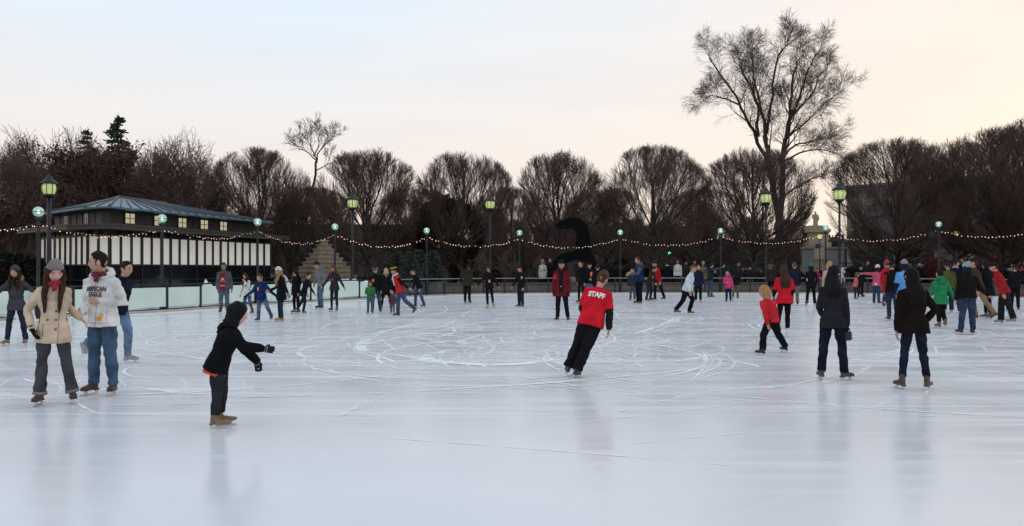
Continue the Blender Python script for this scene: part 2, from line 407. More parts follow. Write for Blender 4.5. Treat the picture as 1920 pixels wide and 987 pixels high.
    # ---- skates
    for sd, L in ((1, 'L'), (-1, 'R')):
        an, up, fd = J['an' + L], J['up' + L], J['fd' + L]; sdv = up.cross(fd).normalized()
        b = bmesh.new()
        kb = k * s.get('bootk', 1.0); P = lambda f, u: an + fd * f * kb + up * (u if u < -0.04 else u * s.get('bootk', 1.0)) * k
        loft(b, [(P(-0.005, 0.09), sdv * 0.044 * k, fd * 0.052 * k), (P(-0.008, 0.03), sdv * 0.041 * k, fd * 0.052 * k), (P(-0.005, -0.02), sdv * 0.041 * k, fd * 0.062 * k), (P(0.0, -0.072), sdv * 0.037 * k, fd * 0.066 * k)], 14)
        loft(b, [(P(-0.04, -0.045), sdv * 0.036 * k, up * 0.030 * k), (P(0.05, -0.035), sdv * 0.043 * k, up * 0.039 * k), (P(0.12, -0.047), sdv * 0.048 * k, up * 0.030 * k), (P(0.17, -0.052), sdv * 0.043 * k, up * 0.025 * k), (P(0.195, -0.055), sdv * 0.026 * k, up * 0.018 * k)], 12)
        box(b, P(-0.035, -0.083), 0.07 * k, 0.07 * k, 0.022 * k, Matrix((sdv, fd, up)).transposed())
        box(b, P(0.10, -0.078), 0.085 * k, 0.16 * k, 0.012 * k, Matrix((sdv, fd, up)).transposed())
        bt = solid('skate' if not s['noskate'] else 'boot', b, 0.0075 if near else 0.012, leather(s['boot']), body, 1)
        if not s['noskate']:
            Mt = Matrix((sdv, fd, up)).transposed(); b = bmesh.new(); th = 0.010 if near else 0.014
            box(b, P(0.065, -0.135), th * k, 0.295 * k, 0.022 * k, Mt)
            box(b, P(-0.045, -0.109), 0.026 * k, 0.030 * k, 0.034 * k, Mt); box(b, P(0.125, -0.104), 0.028 * k, 0.040 * k, 0.042 * k, Mt)
            finish(b, 'blade', surf('steel', (0.55, 0.56, 0.58), 0.3, 0.15, metal=0.6), bt)
            if near:
                b = bmesh.new()
                for q in range(4):
                    f, u = 0.045 + 0.022 * q, 0.012 - 0.014 * q
                    tube(b, [P(f, u - 0.006) - sdv * 0.022 * k, P(f + 0.006, u + 0.003), P(f, u - 0.006) + sdv * 0.022 * k], [0.004 * k] * 3, 6)
                finish(b, 'lacing', cloth((0.3, 0.24, 0.17)), bt)
    # ---- gloves
    if s['glove']:
        for sd, L in ((1, 'L'), (-1, 'R')):
            if s.get('one_glove') and L not in s['one_glove']: continue
            b = bmesh.new(); hand(b, J, L, sd, k, 1.28, fat)
            wr = J['wr' + L]; dv = J['hd' + L].normalized()
            tube(b, [wr - dv * 0.03 * k, wr + dv * 0.03 * k], [0.042 * k, 0.034 * k], 12, False)
            g = solid('glove', b, 0.0062 if near else vx, cloth(s['glove']), body, 1)
            if s.get('glove_stripe'):
                b = bmesh.new()
                for q in (0.035, 0.062): tube(b, [wr + dv * q * k, wr + dv * (q + 0.013) * k], [0.054 * k, 0.056 * k], 12, False, 0.5, T @ V((1, 0, 0)))
                finish(b, 'stripe', cloth(s['glove_stripe']), g, True)
    # ---- hair
    st, hcol = s['hair']
    if st != 'none':
        b = bmesh.new()
        side = {'short': -0.05, 'buzz': -0.05}.get(st, -0.75); nape = -0.55 if st in ('short', 'buzz') else -0.9; front = 0.64
        thick = 1.04 if st == 'buzz' else (1.13 if st != 'short' else 1.115)
        def fn(x, y, z):
            thr = front + (side - front) * min(1, (y + 1) / 0.85) if y < -0.15 else side + (nape - side) * (y + 0.15) / 1.15
            tk = thick
            if st == 'short':                                     # high at the brow, sideburns before the ears, clipped nape
                thr = front if y < -0.62 else (front + (-0.42 - front) * sstep(-0.62, -0.28, y) if y < -0.10 else (-0.42 + 0.50 * sstep(-0.10, 0.02, y) if y < 0.12 else 0.08 - 0.68 * sstep(0.12, 0.45, y)))
                tk = 1.045 + 0.085 * sstep(0.05, 0.8, z)
            return 0.86 + (tk - 0.86) * sstep(thr - 0.10, thr + 0.10, z)
        head_shape(b, hc, H, hs, fn)
        if st in ('long', 'longback'):
            ln = s.get('hairlen', 0.30)
            a0 = hc + H @ V((0, 0.035, 0.02)) * hs; a1 = hc + H @ V((0, 0.060, -0.09)) * hs
            a2 = pel + T @ V((0, 0.135, 0.46)) * k; a3 = pel + T @ V((0, 0.150, 0.46 - ln * 0.5)) * k; a4 = pel + T @ V((0, 0.145, 0.46 - ln)) * k
            Tx = T @ V((1, 0, 0)) * k; Ty = T @ V((0, 1, 0)) * k
            loft(b, [(a0, Tx * 0.085, Ty * 0.065), (a1, Tx * 0.108, Ty * 0.062), (a2, Tx * 0.140, Ty * 0.050), (a3, Tx * 0.145, Ty * 0.045), (a4, Tx * 0.09, Ty * 0.02)], 14)
            if st == 'long':
                for sd in (1, -1):
                    tube(b, [hc + H @ V((sd * 0.068, 0.0, 0.04)) * hs, hc + H @ V((sd * 0.085, -0.005, -0.06)) * hs, pel + T @ V((sd * 0.095, -0.085, 0.47)) * k,
                             pel + T @ V((sd * 0.090, -0.135, 0.40)) * k, pel + T @ V((sd * 0.080, -0.15, 0.44 - ln * 0.7)) * k], [0.026 * k, 0.036 * k, 0.038 * k, 0.036 * k, 0.016 * k], 10)
        if st == 'bob':
            Tx = H @ V((1, 0, 0)) * hs; Ty = H @ V((0, 1, 0)) * hs
            loft(b, [(hc + H @ V((0, 0.03, 0.0)) * hs, Tx * 0.09, Ty * 0.075), (hc + H @ V((0, 0.035, -0.08)) * hs, Tx * 0.104, Ty * 0.075), (hc + H @ V((0, 0.035, -0.135)) * hs, Tx * 0.098, Ty * 0.07)], 14)
        if st == 'pony':
            tube(b, [hc + H @ V((0, 0.09, 0.02)) * hs, hc + H @ V((0, 0.13, -0.05)) * hs, hc + H @ V((0, 0.125, -0.16)) * hs], [0.028 * k, 0.034 * k, 0.015 * k], 10)
        solid('hair', b, max(vx, 0.008), hairm(hcol), body, 2, 0.008 * k, freq=34, zs=0.22)
    # ---- hat
    if s['hat']:
        kind, hc1 = s['hat'][:2]; b = bmesh.new(); c0 = hc
        if kind in ('beanie', 'pom'):
            def fn(x, y, z):
                thr = 0.28 - 0.16 * y
                return 0.84 + (1.24 - 0.84) * sstep(thr - 0.07, thr, z) - 0.055 * sstep(thr + 0.34, thr + 0.42, z) + 0.13 * sstep(0.45, 1.0, z)
            head_shape(b, c0, H, hs, fn)
            if kind == 'pom': ball(b, hc + H @ V((0, 0.01, 0.15)) * hs, 0.035 * k)
            hm = surf('knit', hc1, 0.95, 0.2, 20, 0.7, 90, stretch=(1, 1, 0.3))
        elif kind == 'cap':
            head_shape(b, c0, H, hs, lambda x, y, z: 0.84 + 0.31 * sstep(0.22, 0.30, z))
            loft(b, [(hc + H @ V((0, -0.09, 0.040)) * hs, H @ V((0.075, 0, 0)) * hs, H @ V((0, 0.075, -0.02)) * hs), (hc + H @ V((0, -0.09, 0.054)) * hs, H @ V((0.075, 0, 0)) * hs, H @ V((0, 0.075, -0.02)) * hs)], 16)
            hm = cloth(hc1)
        else:
            loft(b, [(hc + H @ V((0, 0.0, 0.055)) * hs, H @ V((0.145, 0, 0)) * hs, H @ V((0, 0.155, 0)) * hs), (hc + H @ V((0, 0, 0.070)) * hs, H @ V((0.145, 0, 0)) * hs, H @ V((0, 0.155, 0)) * hs)], 20)
            loft(b, [(hc + H @ V((0, 0.0, 0.05)) * hs, H @ V((0.09, 0, 0)) * hs, H @ V((0, 0.105, 0)) * hs), (hc + H @ V((0, 0, 0.160)) * hs, H @ V((0.08, 0, 0)) * hs, H @ V((0, 0.09, 0)) * hs)], 20)
            hm = cloth(hc1)
        hat = solid({'beanie': 'beanie', 'pom': 'beanie', 'cap': 'cap', 'brim': 'hat'}[kind], b, 0.007 if near else max(vx * 0.8, 0.008), hm, body, 1)
        if len(s['hat']) > 2:
            b = bmesh.new(); z0, z1 = (0.078, 0.118) if kind == 'brim' else (0.05, 0.075); q = 0.094 if kind == 'brim' else 0.096
            loft(b, [(hc + H @ V((0, 0, z0)) * hs, H @ V((q, 0, 0)) * hs, H @ V((0, q * 1.17, 0)) * hs), (hc + H @ V((0, 0, z1)) * hs, H @ V((q * 0.98, 0, 0)) * hs, H @ V((0, q * 1.14, 0)) * hs)], 18)
            finish(b, 'hat_band', cloth(s['hat'][2]), hat, True)
    # ---- scarf
    if s['scarf']:
        b = bmesh.new()
        c = J['neck'] + T @ V((0, -0.012, 0.035)) * k
        pts = [c + T @ V((math.sin(a) * 0.080, -math.cos(a) * 0.080, 0.012 * math.sin(3 * a) - 0.012 * math.cos(a))) * k for a in [R(x) for x in range(0, 361, 24)]]
        tube(b, pts, [0.033 * k] * len(pts), 10)
        tube(b, [c + T @ V((0.015, -0.095, 0.0)) * k, c + T @ V((0.02, -0.135, -0.09)) * k, c + T @ V((0.03, -0.150, -s.get('scarflen', 0.14))) * k], [0.028 * k, 0.030 * k, 0.022 * k], 10)
        solid('scarf', b, max(vx, 0.008), s['scarf'] if not isinstance(s['scarf'], tuple) else cloth(s['scarf']), body, 1, 0.006 * k, freq=22)
    # ---- things sewn or stuck on the cloth
    for t in s['tags']:
        nm, x, z, tw, th_, c = t[:6]
        pts, fs = grid_pts(x - tw / 2, x + tw / 2, z - th_ / 2, z + th_ / 2, 5, 5 if th_ < 0.2 else 14)
        patch(nm, top, T, pel, k, pts, fs, cloth(c), top, back=(len(t) > 6 and t[6]), off=0.005 + (0.003 if len(t) > 7 else 0))
    for t in (s['text'] or ()):
        txt, size, z, c, back, bold, sx, arch = t
        pts, fs = text_shape(txt, size, bold, sx, arch)
        if len(fs): patch('lettering', top, T, pel, k, [(x, y + z) for x, y in pts], fs, cloth(c), top, back, 0.007)
    N_PEOPLE += 1
    return body, J, k
# ------------------------------------------------------------------ the people in the picture
SK = 'skaters on the rink'; ON = 'onlookers beyond the railing'
BLK = (0.010, 0.010, 0.012); NAVY = (0.012, 0.017, 0.04); DJEAN = (0.017, 0.023, 0.042); JEAN = (0.055, 0.095, 0.155); LJEAN = (0.13, 0.19, 0.30)
TAN = (0.24, 0.14, 0.07); BRN = (0.06, 0.030, 0.020); DK = (0.016, 0.010, 0.008); BR = (0.05, 0.026, 0.015); BLOND = (0.38, 0.24, 0.10); WHT = (0.62, 0.62, 0.62)
ORG = (0.85, 0.30, 0.03); RED = (0.50, 0.018, 0.024); GRY = (0.07, 0.07, 0.075)
OUT = ((0.0, 0.75, -0.65), (0.12, 0.80, -0.5)); OUTL = ((0.05, 0.45, -0.9), (0.15, 0.5, -0.8)); FRONT = ((0.5, 0.15, -0.8), (0.9, 0.0, -0.2)); BACKA = ((-0.35, 0.2, -0.9), (-0.25, 0.15, -0.9))
POCKET = ((-0.12, 0.35, -0.9), (0.25, -0.25, -0.9)); CROSSED = ((0.25, 0.2, -0.9), (0.75, -0.6, 0.1))
BENT = ((0.28, 0.08, -1), (-0.20, 0.03, -1)); TRAIL = ((-0.42, 0.16, -0.9), (-0.70, 0.12, -0.75)); TRAILHI = ((-0.5, 0.15, -0.85), (-0.95, 0.12, -0.45)); WIDE = ((0.05, 0.28, -1), (-0.05, 0.26, -1)); AHEAD = ((0.4, 0.06, -1), (0.15, 0.0, -1))
APART = ((0.05, 0.15, -1), (-0.04, 0.13, -1))
RES = {}
def P(*a, **k):
    RES[a[4]] = person(*a, SK, **k); return RES[a[4]]

# near the camera on the left
P(31, 648, 497, 8, 'woman with arms spread in belted grey coat with fur hood, by the frosted rail', sex='f', top=(0.055, 0.053, 0.057), topname='coat', hem=-0.17, belt=(0.045, 0.043, 0.047), hood=(0.22, 0.15, 0.10, 1),
  hat=('beanie', (0.055, 0.045, 0.042)), hair=('long', (0.028, 0.014, 0.009)), legs=DJEAN, boot=TAN, aL=OUT, aR=OUT, lL=APART, lR=APART, hy_=-4, hp=2, scarf=(0.02, 0.012, 0.012), hairlen=0.2)
WOMAN, WJ, WK = P(100, 758, 487, 22, 'woman in beige pea coat and grey knit beanie, holding the hoodie man\'s hand', sex='f', top=(0.56, 0.43, 0.32), topname='coat', hem=-0.20, hat=('beanie', (0.20, 0.18, 0.18)),
  hair=('long', (0.045, 0.018, 0.012)), hairlen=0.34, legs=(0.050, 0.050, 0.058), legname='jeans', flare=0.022, cuff=(0.20, 0.19, 0.19), boot=BRN, glove=(0.010, 0.008, 0.009), one_glove='R',
  scarf=(0.35, 0.035, 0.05), scarflen=0.06, aR=((-0.10, 0.50, -0.85), (0.50, -0.30, -0.95)), aL=((0.12, 0.36, -0.9), (0.42, 0.50, -0.62)), hR=((0.5, -0.45, -0.85)), reachL=(150, 596, 9.62),
  lR=((0.02, 0.10, -1), (0.0, 0.06, -1)), lL=((0.02, 0.15, -1), (-0.05, 0.17, -1)), hy_=16, hp=20, tp=5, roll=2, skin=(0.58, 0.34, 0.26),
  tags=(('button', 0.045, 0.10, 0.026, 0.026, (0.18, 0.12, 0.08)), ('button', 0.045, -0.02, 0.026, 0.026, (0.18, 0.12, 0.08)), ('button', -0.05, 0.10, 0.026, 0.026, (0.18, 0.12, 0.08)), ('button', 0.045, 0.21, 0.026, 0.026, (0.18, 0.12, 0.08)), ('placket', 0.075, 0.12, 0.006, 0.62, (0.26, 0.19, 0.13)), ('pocket', -0.10, -0.03, 0.012, 0.15, (0.30, 0.22, 0.16)), ('collar', -0.045, 0.40, 0.06, 0.10, (0.50, 0.38, 0.28)), ('collar', 0.06, 0.40, 0.06, 0.10, (0.50, 0.38, 0.28))))
PLAID = surf('plaid', (0.14, 0.018, 0.028), 0.9, 0.8, 28, 0.6, 60)
P(193, 740, 472, -6, 'man in white lettered hoodie and plaid scarf, hand to his chest', sex='m', top=(0.70, 0.68, 0.66), topname='hoodie', hood=(0.68, 0.66, 0.64), hem=-0.11, bulk=1.08, hair=('short', (0.012, 0.009, 0.008)), legs=JEAN, lw=1.08, boot=BRN,
  hy_=-62, hp=4, aR=((-0.12, 0.30, -0.95), (0.55, 0.10, -0.80)), reachR=(151, 584, 9.90), aL=((-0.05, 0.40, -0.9), (0.55, -0.92, 0.14)), hL=(0.35, -0.9, 0.1), lL=((0.04, 0.07, -1), (-0.04, 0.09, -1)), lR=((0.04, 0.06, -1), (-0.04, 0.05, -1)),
  scarf=PLAID, scarflen=0.04, skin=(0.52, 0.29, 0.21), toeL=18, tags=(('sticker', 0.045, -0.0, 0.055, 0.05, (0.90, 0.36, 0.03)), ('sticker', 0.07, 0.04, 0.04, 0.045, (0.90, 0.45, 0.03)), ('zip', 0.0, 0.18, 0.007, 0.54, (0.34, 0.33, 0.32)), ('pocket_seam', -0.11, 0.03, 0.006, 0.15, (0.42, 0.41, 0.40)), ('pocket_seam', 0.125, 0.03, 0.006, 0.15, (0.42, 0.41, 0.40)), ('hem_band', 0.0, -0.055, 0.30, 0.008, (0.45, 0.44, 0.43))),
  text=(('AMERICAN', 0.082, 0.355, (0.10, 0.085, 0.075), False, 0.004, 0.66, 0.7), ('EAGLE', 0.080, 0.285, (0.10, 0.085, 0.075), False, 0.004, 0.74, 0.7)))
P(222, 682, 490, 78, 'skater in navy jacket and pale jeans striding behind the hoodie man', sex='m', top=(0.010, 0.012, 0.022), legs=LJEAN, boot=(0.30, 0.29, 0.28), tp=12, lL=((0.30, 0.04, -1), (-0.02, 0.0, -1)), lR=((-0.52, 0.06, -0.85), (-0.85, 0.05, -0.62)), aR=((0.12, 0.1, -1), (0.3, 0.0, -0.95)), aL=BACKA)
P(409, 801, 567, 98, 'small boy in black hooded jacket reaching forward, orange shirt hem showing', sex='k', hs=1.26, top=(0.008, 0.008, 0.010), hem=-0.13, bulk=1.20, hood=(0.008, 0.008, 0.010), hair=('bob', (0.006, 0.006, 0.007)), legs=(0.026, 0.026, 0.030), legname='trousers', lw=1.12, slim=True, bootk=1.22,
  boot=(0.20, 0.13, 0.07), glove=(0.02, 0.02, 0.026), glove_stripe=(0.26, 0.25, 0.24), tp=21, hp=10, hy_=22, aR=((0.95, 0.10, -0.28), (1, -0.02, 0.22)), aL=((0.80, 0.10, -0.60), (0.95, 0.05, -0.42)), hL=(0.6, 0.1, -0.9), lR=((0.02, 0.04, -1), (-0.08, 0.03, -1)), lL=((0.10, 0.03, -1), (-0.10, 0.02, -1)), skin=(0.62, 0.34, 0.26), orange=True)

# along the frosted panels
P(420, 588, 493, 18, 'man in open grey jacket over a red hockey jersey', sex='m', top=(0.085, 0.085, 0.09), bulk=1.12, hem=-0.12, hair=('short', DK), legs=(0.085, 0.105, 0.145), lw=1.1, boot=(0.02, 0.02, 0.02), hy_=-10, hp=16, aL=((0.05, 0.25, -1), (0.15, 0.1, -1)), glove=(0.10, 0.10, 0.105), one_glove='L',
  skin=(0.33, 0.17, 0.11), tags=(('jersey', -0.045, 0.17, 0.17, 0.56, (0.26, 0.014, 0.022)), ('stripe', -0.045, 0.02, 0.17, 0.022, (0.55, 0.50, 0.50), False, 1), ('stripe', -0.045, 0.19, 0.17, 0.016, (0.50, 0.46, 0.48), False, 1), ('emblem', -0.04, 0.26, 0.085, 0.06, (0.58, 0.57, 0.60), False, 1)))
P(464, 590, 512, -25, 'woman in white jacket with one hand raised to her face', sex='f', top=(0.60, 0.57, 0.53), hem=-0.16, hair=('long', (0.03, 0.014, 0.01)), legs=(0.05, 0.075, 0.13), boot=BRN, aL=((0.45, 0.25, -0.6), (0.35, -0.35, 0.95)), aR=((0.05, 0.35, -0.9), (0.3, 0.2, -0.9)), lR=((0.1, 0.1, -1), (-0.05, 0.05, -1)), lL=((-0.02, 0.12, -1), (-0.3, 0.1, -1)), scarf=(0.03, 0.035, 0.05), scarflen=0.04, roll=-4, hr=-6, tags=(('sticker', 0.03, 0.0, 0.10, 0.08, (0.85, 0.42, 0.10)),))
P(491, 603, 514, -12, 'child in royal blue jacket with arms out and red tag', sex='k', hs=1.12, top=(0.012, 0.028, 0.115), hem=-0.14, hair=('short', (0.06, 0.026, 0.015)), legs=(0.075, 0.125, 0.19), boot=(0.03, 0.025, 0.022), glove=BLK, aR=((0.1, 0.55, -0.75), (0.35, 0.7, -0.5)), aL=((0, 0.6, -0.75), (0, 0.75, -0.6)), lR=((0.12, 0.06, -1), (0.0, 0.02, -1)), lL=((-0.08, 0.34, -1), (-0.25, 0.32, -0.9)), hp=14, hy_=-8, tp=8, tags=(('tag', -0.06, 0.32, 0.075, 0.15, (0.62, 0.09, 0.03)), ('tag', -0.06, 0.32, 0.03, 0.11, (0.8, 0.6, 0.2), False, 1)))
P(527, 604, 500, -60, 'woman in white knit hat and long black coat with blonde hair', sex='f', top=BLK, topname='coat', hem=-0.26, bulk=1.05, hat=('beanie', (0.64, 0.56, 0.46)), hair=('long', (0.30, 0.20, 0.10)), legs=DJEAN, boot=(0.30, 0.19, 0.10), glove=(0.20, 0.20, 0.21), one_glove='L', aL=((-0.25, 0.40, -0.85), (-0.2, 0.4, -0.9)), aR=((0.25, 0.2, -0.9), (0.75, 0.1, -0.3)), hp=8, hairlen=0.3)
P(556, 588, 507, -30, 'black-haired woman in black coat leaning on a companion', sex='f', top=BLK, topname='coat', hem=-0.2, hair=('long', (0.008, 0.007, 0.008)), legs=(0.008, 0.008, 0.011), legname='trousers', boot=(0.09, 0.04, 0.026), roll=4, lR=((0.1, 0.06, -1), (-0.1, 0, -1)), hy_=-20)
P(570, 589, 512, 75, 'stooping skater all in dark navy kicking one boot back', sex='f', top=(0.010, 0.011, 0.018), topname='coat', hem=-0.2, hair=('short', (0.008, 0.007, 0.008)), legs=(0.012, 0.015, 0.03), boot=(0.09, 0.04, 0.026), tp=18, lR=BENT, lL=((-0.34, 0.1, -0.9), (-0.62, 0.1, -0.8)), aL=((0.5, 0.2, -0.8), (0.8, 0, -0.6)), aR=((0.2, 0.1, -0.9), (0.6, 0, -0.6)))
P(602, 580, 490, -48, 'man in pale grey hoodie and dark hat looking down', sex='m', top=(0.17, 0.18, 0.20), topname='hoodie', hood=(0.16, 0.17, 0.19), hat=('beanie', (0.014, 0.012, 0.014)), hair=('short', DK), legs=(0.085, 0.115, 0.17), boot=(0.025, 0.02, 0.02), hp=22, tp=10, hy_=-16, aL=((-0.1, 0.3, -0.9), (0.35, -0.2, -0.85)), aR=((0.1, 0.35, -0.9), (0.5, -0.3, -0.6)), lL=((0.15, 0.04, -1), (-0.12, 0, -1)), lR=((0.1, 0.04, -1), (-0.1, 0, -1)))
P(627, 584, 497, -8, 'red-haired woman in charcoal coat with small red tag', sex='f', top=(0.032, 0.030, 0.034), topname='coat', hem=-0.16, hair=('bob', (0.10, 0.035, 0.02)), legs=(0.014, 0.018, 0.04), slim=True, lw=0.8, boot=(0.06, 0.026, 0.018), aL=((0, 0.42, -0.9), (0.1, 0.5, -0.85)), aR=((0.1, 0.5, -0.85), (0.3, 0.5, -0.6)), hy_=-15, hp=10, skin=(0.42, 0.20, 0.14), tags=(('tag', -0.02, 0.28, 0.05, 0.10, (0.60, 0.07, 0.04)),))
P(704, 587, 500, 10, 'man in black jacket and dark cap standing behind the green-jacketed child', sex='m', top=BLK, hat=('cap', (0.015, 0.015, 0.022), (0.3, 0.3, 0.32)), legs=(0.035, 0.055, 0.10), boot=(0.04, 0.025, 0.02), hp=10, hy_=-15, aR=((0.3, 0.1, -0.9), (0.4, -0.1, -0.8)), lL=((0.0, 0.14, -1), (-0.1, 0.1, -1)), skin=(0.4, 0.2, 0.14), tags=(('tag', -0.09, 0.30, 0.07, 0.12, (0.75, 0.22, 0.04)),))
P(694, 589, 526, 8, 'child in bright green jacket with arms folded', sex='k', hs=1.2, top=(0.03, 0.17, 0.055), hair=('bob', (0.05, 0.03, 0.018)), legs=(0.06, 0.09, 0.15), boot=(0.06, 0.04, 0.03), glove=(0.30, 0.05, 0.07), aL=CROSSED, aR=CROSSED, hp=18)
P(724, 581, 503, 5, 'blonde woman in long black coat beside the red vest', sex='f', top=BLK, topname='coat', hem=-0.32, hair=('bob', (0.42, 0.28, 0.13)), legs=(0.008, 0.008, 0.01), legname='trousers', slim=True, lw=0.8, boot=(0.07, 0.025, 0.02), skin=(0.52, 0.31, 0.24), scarf=(0.25, 0.18, 0.13), scarflen=0.12, lL=APART, lR=APART)
P(736, 589, 544, -10, 'toddler in plum jacket and grey trousers hidden by the red vest', sex='k', hs=1.35, top=(0.09, 0.035, 0.06), legs=(0.10, 0.085, 0.095), legname='trousers', boot=(0.10, 0.08, 0.07), hair=('short', BR), glove=(0.45, 0.05, 0.12))
P(750, 595, 499, -68, 'woman in red vest, white scarf and yellow-banded hat, leaning forward', sex='f', top=(0.42, 0.026, 0.020), topname='vest', sleeve=BLK, bulk=1.1, hat=('brim', (0.015, 0.013, 0.012), (0.62, 0.36, 0.02)), hair=('short', BR), legs=(0.045, 0.075, 0.135), lw=1.1, boot=(0.06, 0.03, 0.022), scarf=(0.62, 0.60, 0.58), scarflen=0.36, tp=17, hp=12, aL=((-0.35, 0.2, -0.85), (-0.55, 0.2, -0.75)), aR=((0.1, 0.1, -1), (0.3, 0, -0.9)), glove=(0.25, 0.25, 0.27), one_glove='L', lR=((0.12, 0.05, -1), (-0.02, 0.03, -1)), lL=((-0.40, 0.10, -0.95), (-0.80, 0.1, -0.65)))
P(786, 577, 505, -62, 'stooping man in black jacket and blue jeans by the planters', sex='m', top=BLK, hair=('short', (0.03, 0.02, 0.015)), legs=(0.045, 0.07, 0.125), boot=(0.045, 0.025, 0.02), tp=24, hp=20, lL=((-0.10, 0.10, -1), (-0.36, 0.08, -1)), lR=((0.32, 0.06, -1), (0.02, 0, -1)), aL=((0.0, 0.2, -0.9), (0.4, 0.1, -0.8)), aR=((0.3, 0.1, -0.9), (0.6, 0, -0.6)), glove=(0.25, 0.24, 0.24), one_glove='L')
P(876, 570, 497, 160, 'person in olive-brown parka seen from behind, holding the rail', sex='m', top=(0.032, 0.029, 0.023), topname='parka', hem=-0.16, bulk=1.1, hood=(0.03, 0.027, 0.022), hair=('short', (0.02, 0.016, 0.012)), legs=BLK, legname='trousers', boot=(0.10, 0.06, 0.035), aL=((0.1, 0.5, -0.8), (0.4, 0.5, -0.3)))
P(917, 579, 499, -5, 'woman in black with tan skates and orange tag, one foot lifted', sex='f', top=BLK, hair=('pony', DK), legs=(0.009, 0.010, 0.018), legname='trousers', slim=True, lw=0.85, boot=(0.42, 0.26, 0.14), aL=OUTL, aR=((0, 0.55, -0.8), (0.1, 0.7, -0.6)), lL=((-0.1, 0.1, -1), (-0.55, 0.05, -0.8)), lR=((0.1, -0.02, -1), (-0.03, -0.04, -1)), skin=(0.35, 0.18, 0.12), hy_=-15, tags=(('tag', 0.03, 0.20, 0.08, 0.12, (0.85, 0.25, 0.05)),))
P(977, 577, 498, -50, 'man in black sweater and beanie with yellow armband', sex='m', top=BLK, hat=('beanie', (0.016, 0.010, 0.012)), hair=('short', DK), legs=(0.014, 0.017, 0.030), lw=1.12, boot=(0.05, 0.035, 0.025), aR=((0.2, 0.4, -0.85), (0.45, 0.2, -0.8)), skin=(0.5, 0.22, 0.18), tags=(('armband', 0.17, 0.34, 0.07, 0.12, (0.85, 0.42, 0.06)),))
P(1053, 599, 487, -10, 'rink attendant in red and black parka and dark cap, standing still', sex='m', top=(0.13, 0.013, 0.018), topname='parka', hem=-0.24, bulk=1.1, hood=(0.035, 0.012, 0.014), hat=('cap', (0.010, 0.018, 0.018)), hair=('short', DK), legs=BLK, legname='trousers', lw=1.0, boot=(0.015, 0.014, 0.014), noskate=True, glove=BLK, aL=((0.05, 0.14, -1), (0.12, 0.05, -1)), aR=((0.0, 0.18, -1), (0.15, 0.1, -1)), lL=((0.06, 0.12, -1), (-0.02, 0.14, -1)), lR=((0.04, 0.06, -1), (-0.03, 0.04, -1)), skin=(0.45, 0.23, 0.16), hy_=6,
  tags=(('lining', 0.0, 0.19, 0.12, 0.62, (0.012, 0.012, 0.014)), ('badge', 0.0, 0.06, 0.04, 0.025, (0.4, 0.4, 0.4), False, 1), ('shoulder_patch', -0.19, 0.34, 0.09, 0.16, (0.50, 0.02, 0.03))))
P(1082, 709, 508, 168, 'skater in red STAFF shirt leaning hard into a turn', sex='m', top=(0.56, 0.014, 0.026), topname='shirt', short=True, sleeve=(0.014, 0.016, 0.015), hem=-0.12, bulk=1.13, collar=False, hair=('short', (0.075, 0.040, 0.022)), legs=BLK, legname='trousers', lw=1.25, flare=0.012, boot=(0.03, 0.05, 0.045), lean=19, ref='foot', tp=12, hp=2, hy_=-22, roll=7,
  aR=((-0.05, 0.30, -1), (0.02, 0.20, -1)), aL=((0.25, 0.12, -0.9), (0.6, -0.2, -0.4)), lL=((0.14, 0.03, -1), (-0.10, 0.03, -1)), lR=((-0.10, -0.02, -1), (-0.28, -0.05, -1)), skin=(0.5, 0.26, 0.19), text=(('STAFF', 0.118, 0.352, (0.78, 0.76, 0.76), True, 0.006, 0.86, 0.3),))
# around the middle of the far rail
P(1090, 569, 490, -30, 'dark-haired skater in black jacket, left of the orange-tagged one', sex='f', top=BLK, hair=('short', DK), legs=BLK, legname='trousers', slim=True, lw=0.85, boot=(0.05, 0.03, 0.025), aR=POCKET)
P(1105, 569, 492, 10, 'skater in black cap and pale jeans with blazing orange tag', sex='m', top=(0.012, 0.014, 0.022), hat=('cap', (0.01, 0.01, 0.012)), legs=(0.12, 0.16, 0.22), boot=(0.05, 0.03, 0.025), aR=((0.2, 0.2, -0.9), (0.7, -0.5, -0.2)), hy_=-30, tags=(('tag', 0.05, 0.32, 0.10, 0.20, (0.9, 0.25, 0.05)),))
P(1120, 571, 496, 170, 'dark-coated skater half hidden by the STAFF shirt', sex='m', top=BLK, topname='coat', hem=-0.22, legs=BLK, legname='trousers', boot=(0.03, 0.02, 0.02))
P(1199, 571, 482, -75, 'man in royal blue vest over grey sleeves, standing sideways', sex='m', top=(0.018, 0.030, 0.115), topname='vest', sleeve=(0.10, 0.10, 0.11), bulk=1.1, hood=(0.10, 0.10, 0.11), hair=('short', BR), legs=(0.008, 0.008, 0.009), legname='trousers', lw=1.2, boot=(0.05, 0.035, 0.025), aL=((0.45, 0.1, -0.8), (0.8, -0.1, 0.1)), aR=((0.2, 0.15, -0.9), (0.8, 0, 0.0)))
P(1186, 564, 503, -20, 'child in dark jacket half hidden behind the blue vest', sex='k', hs=1.2, top=(0.03, 0.032, 0.038), legs=(0.07, 0.08, 0.10), hair=('short', BR), boot=BRN)
P(1216, 565, 500, 55, 'bent skater in dark brown jacket between blue vest and red jacket', sex='m', top=(0.030, 0.025, 0.022), legs=DJEAN, hair=('short', DK), tp=28, hp=20, lL=BENT, lR=((0.1, 0.05, -1), (-0.3, 0, -1)), boot=(0.03, 0.025, 0.02), aR=FRONT, aL=FRONT, tags=(('tag', -0.06, 0.32, 0.09, 0.09, (0.75, 0.3, 0.12)),))
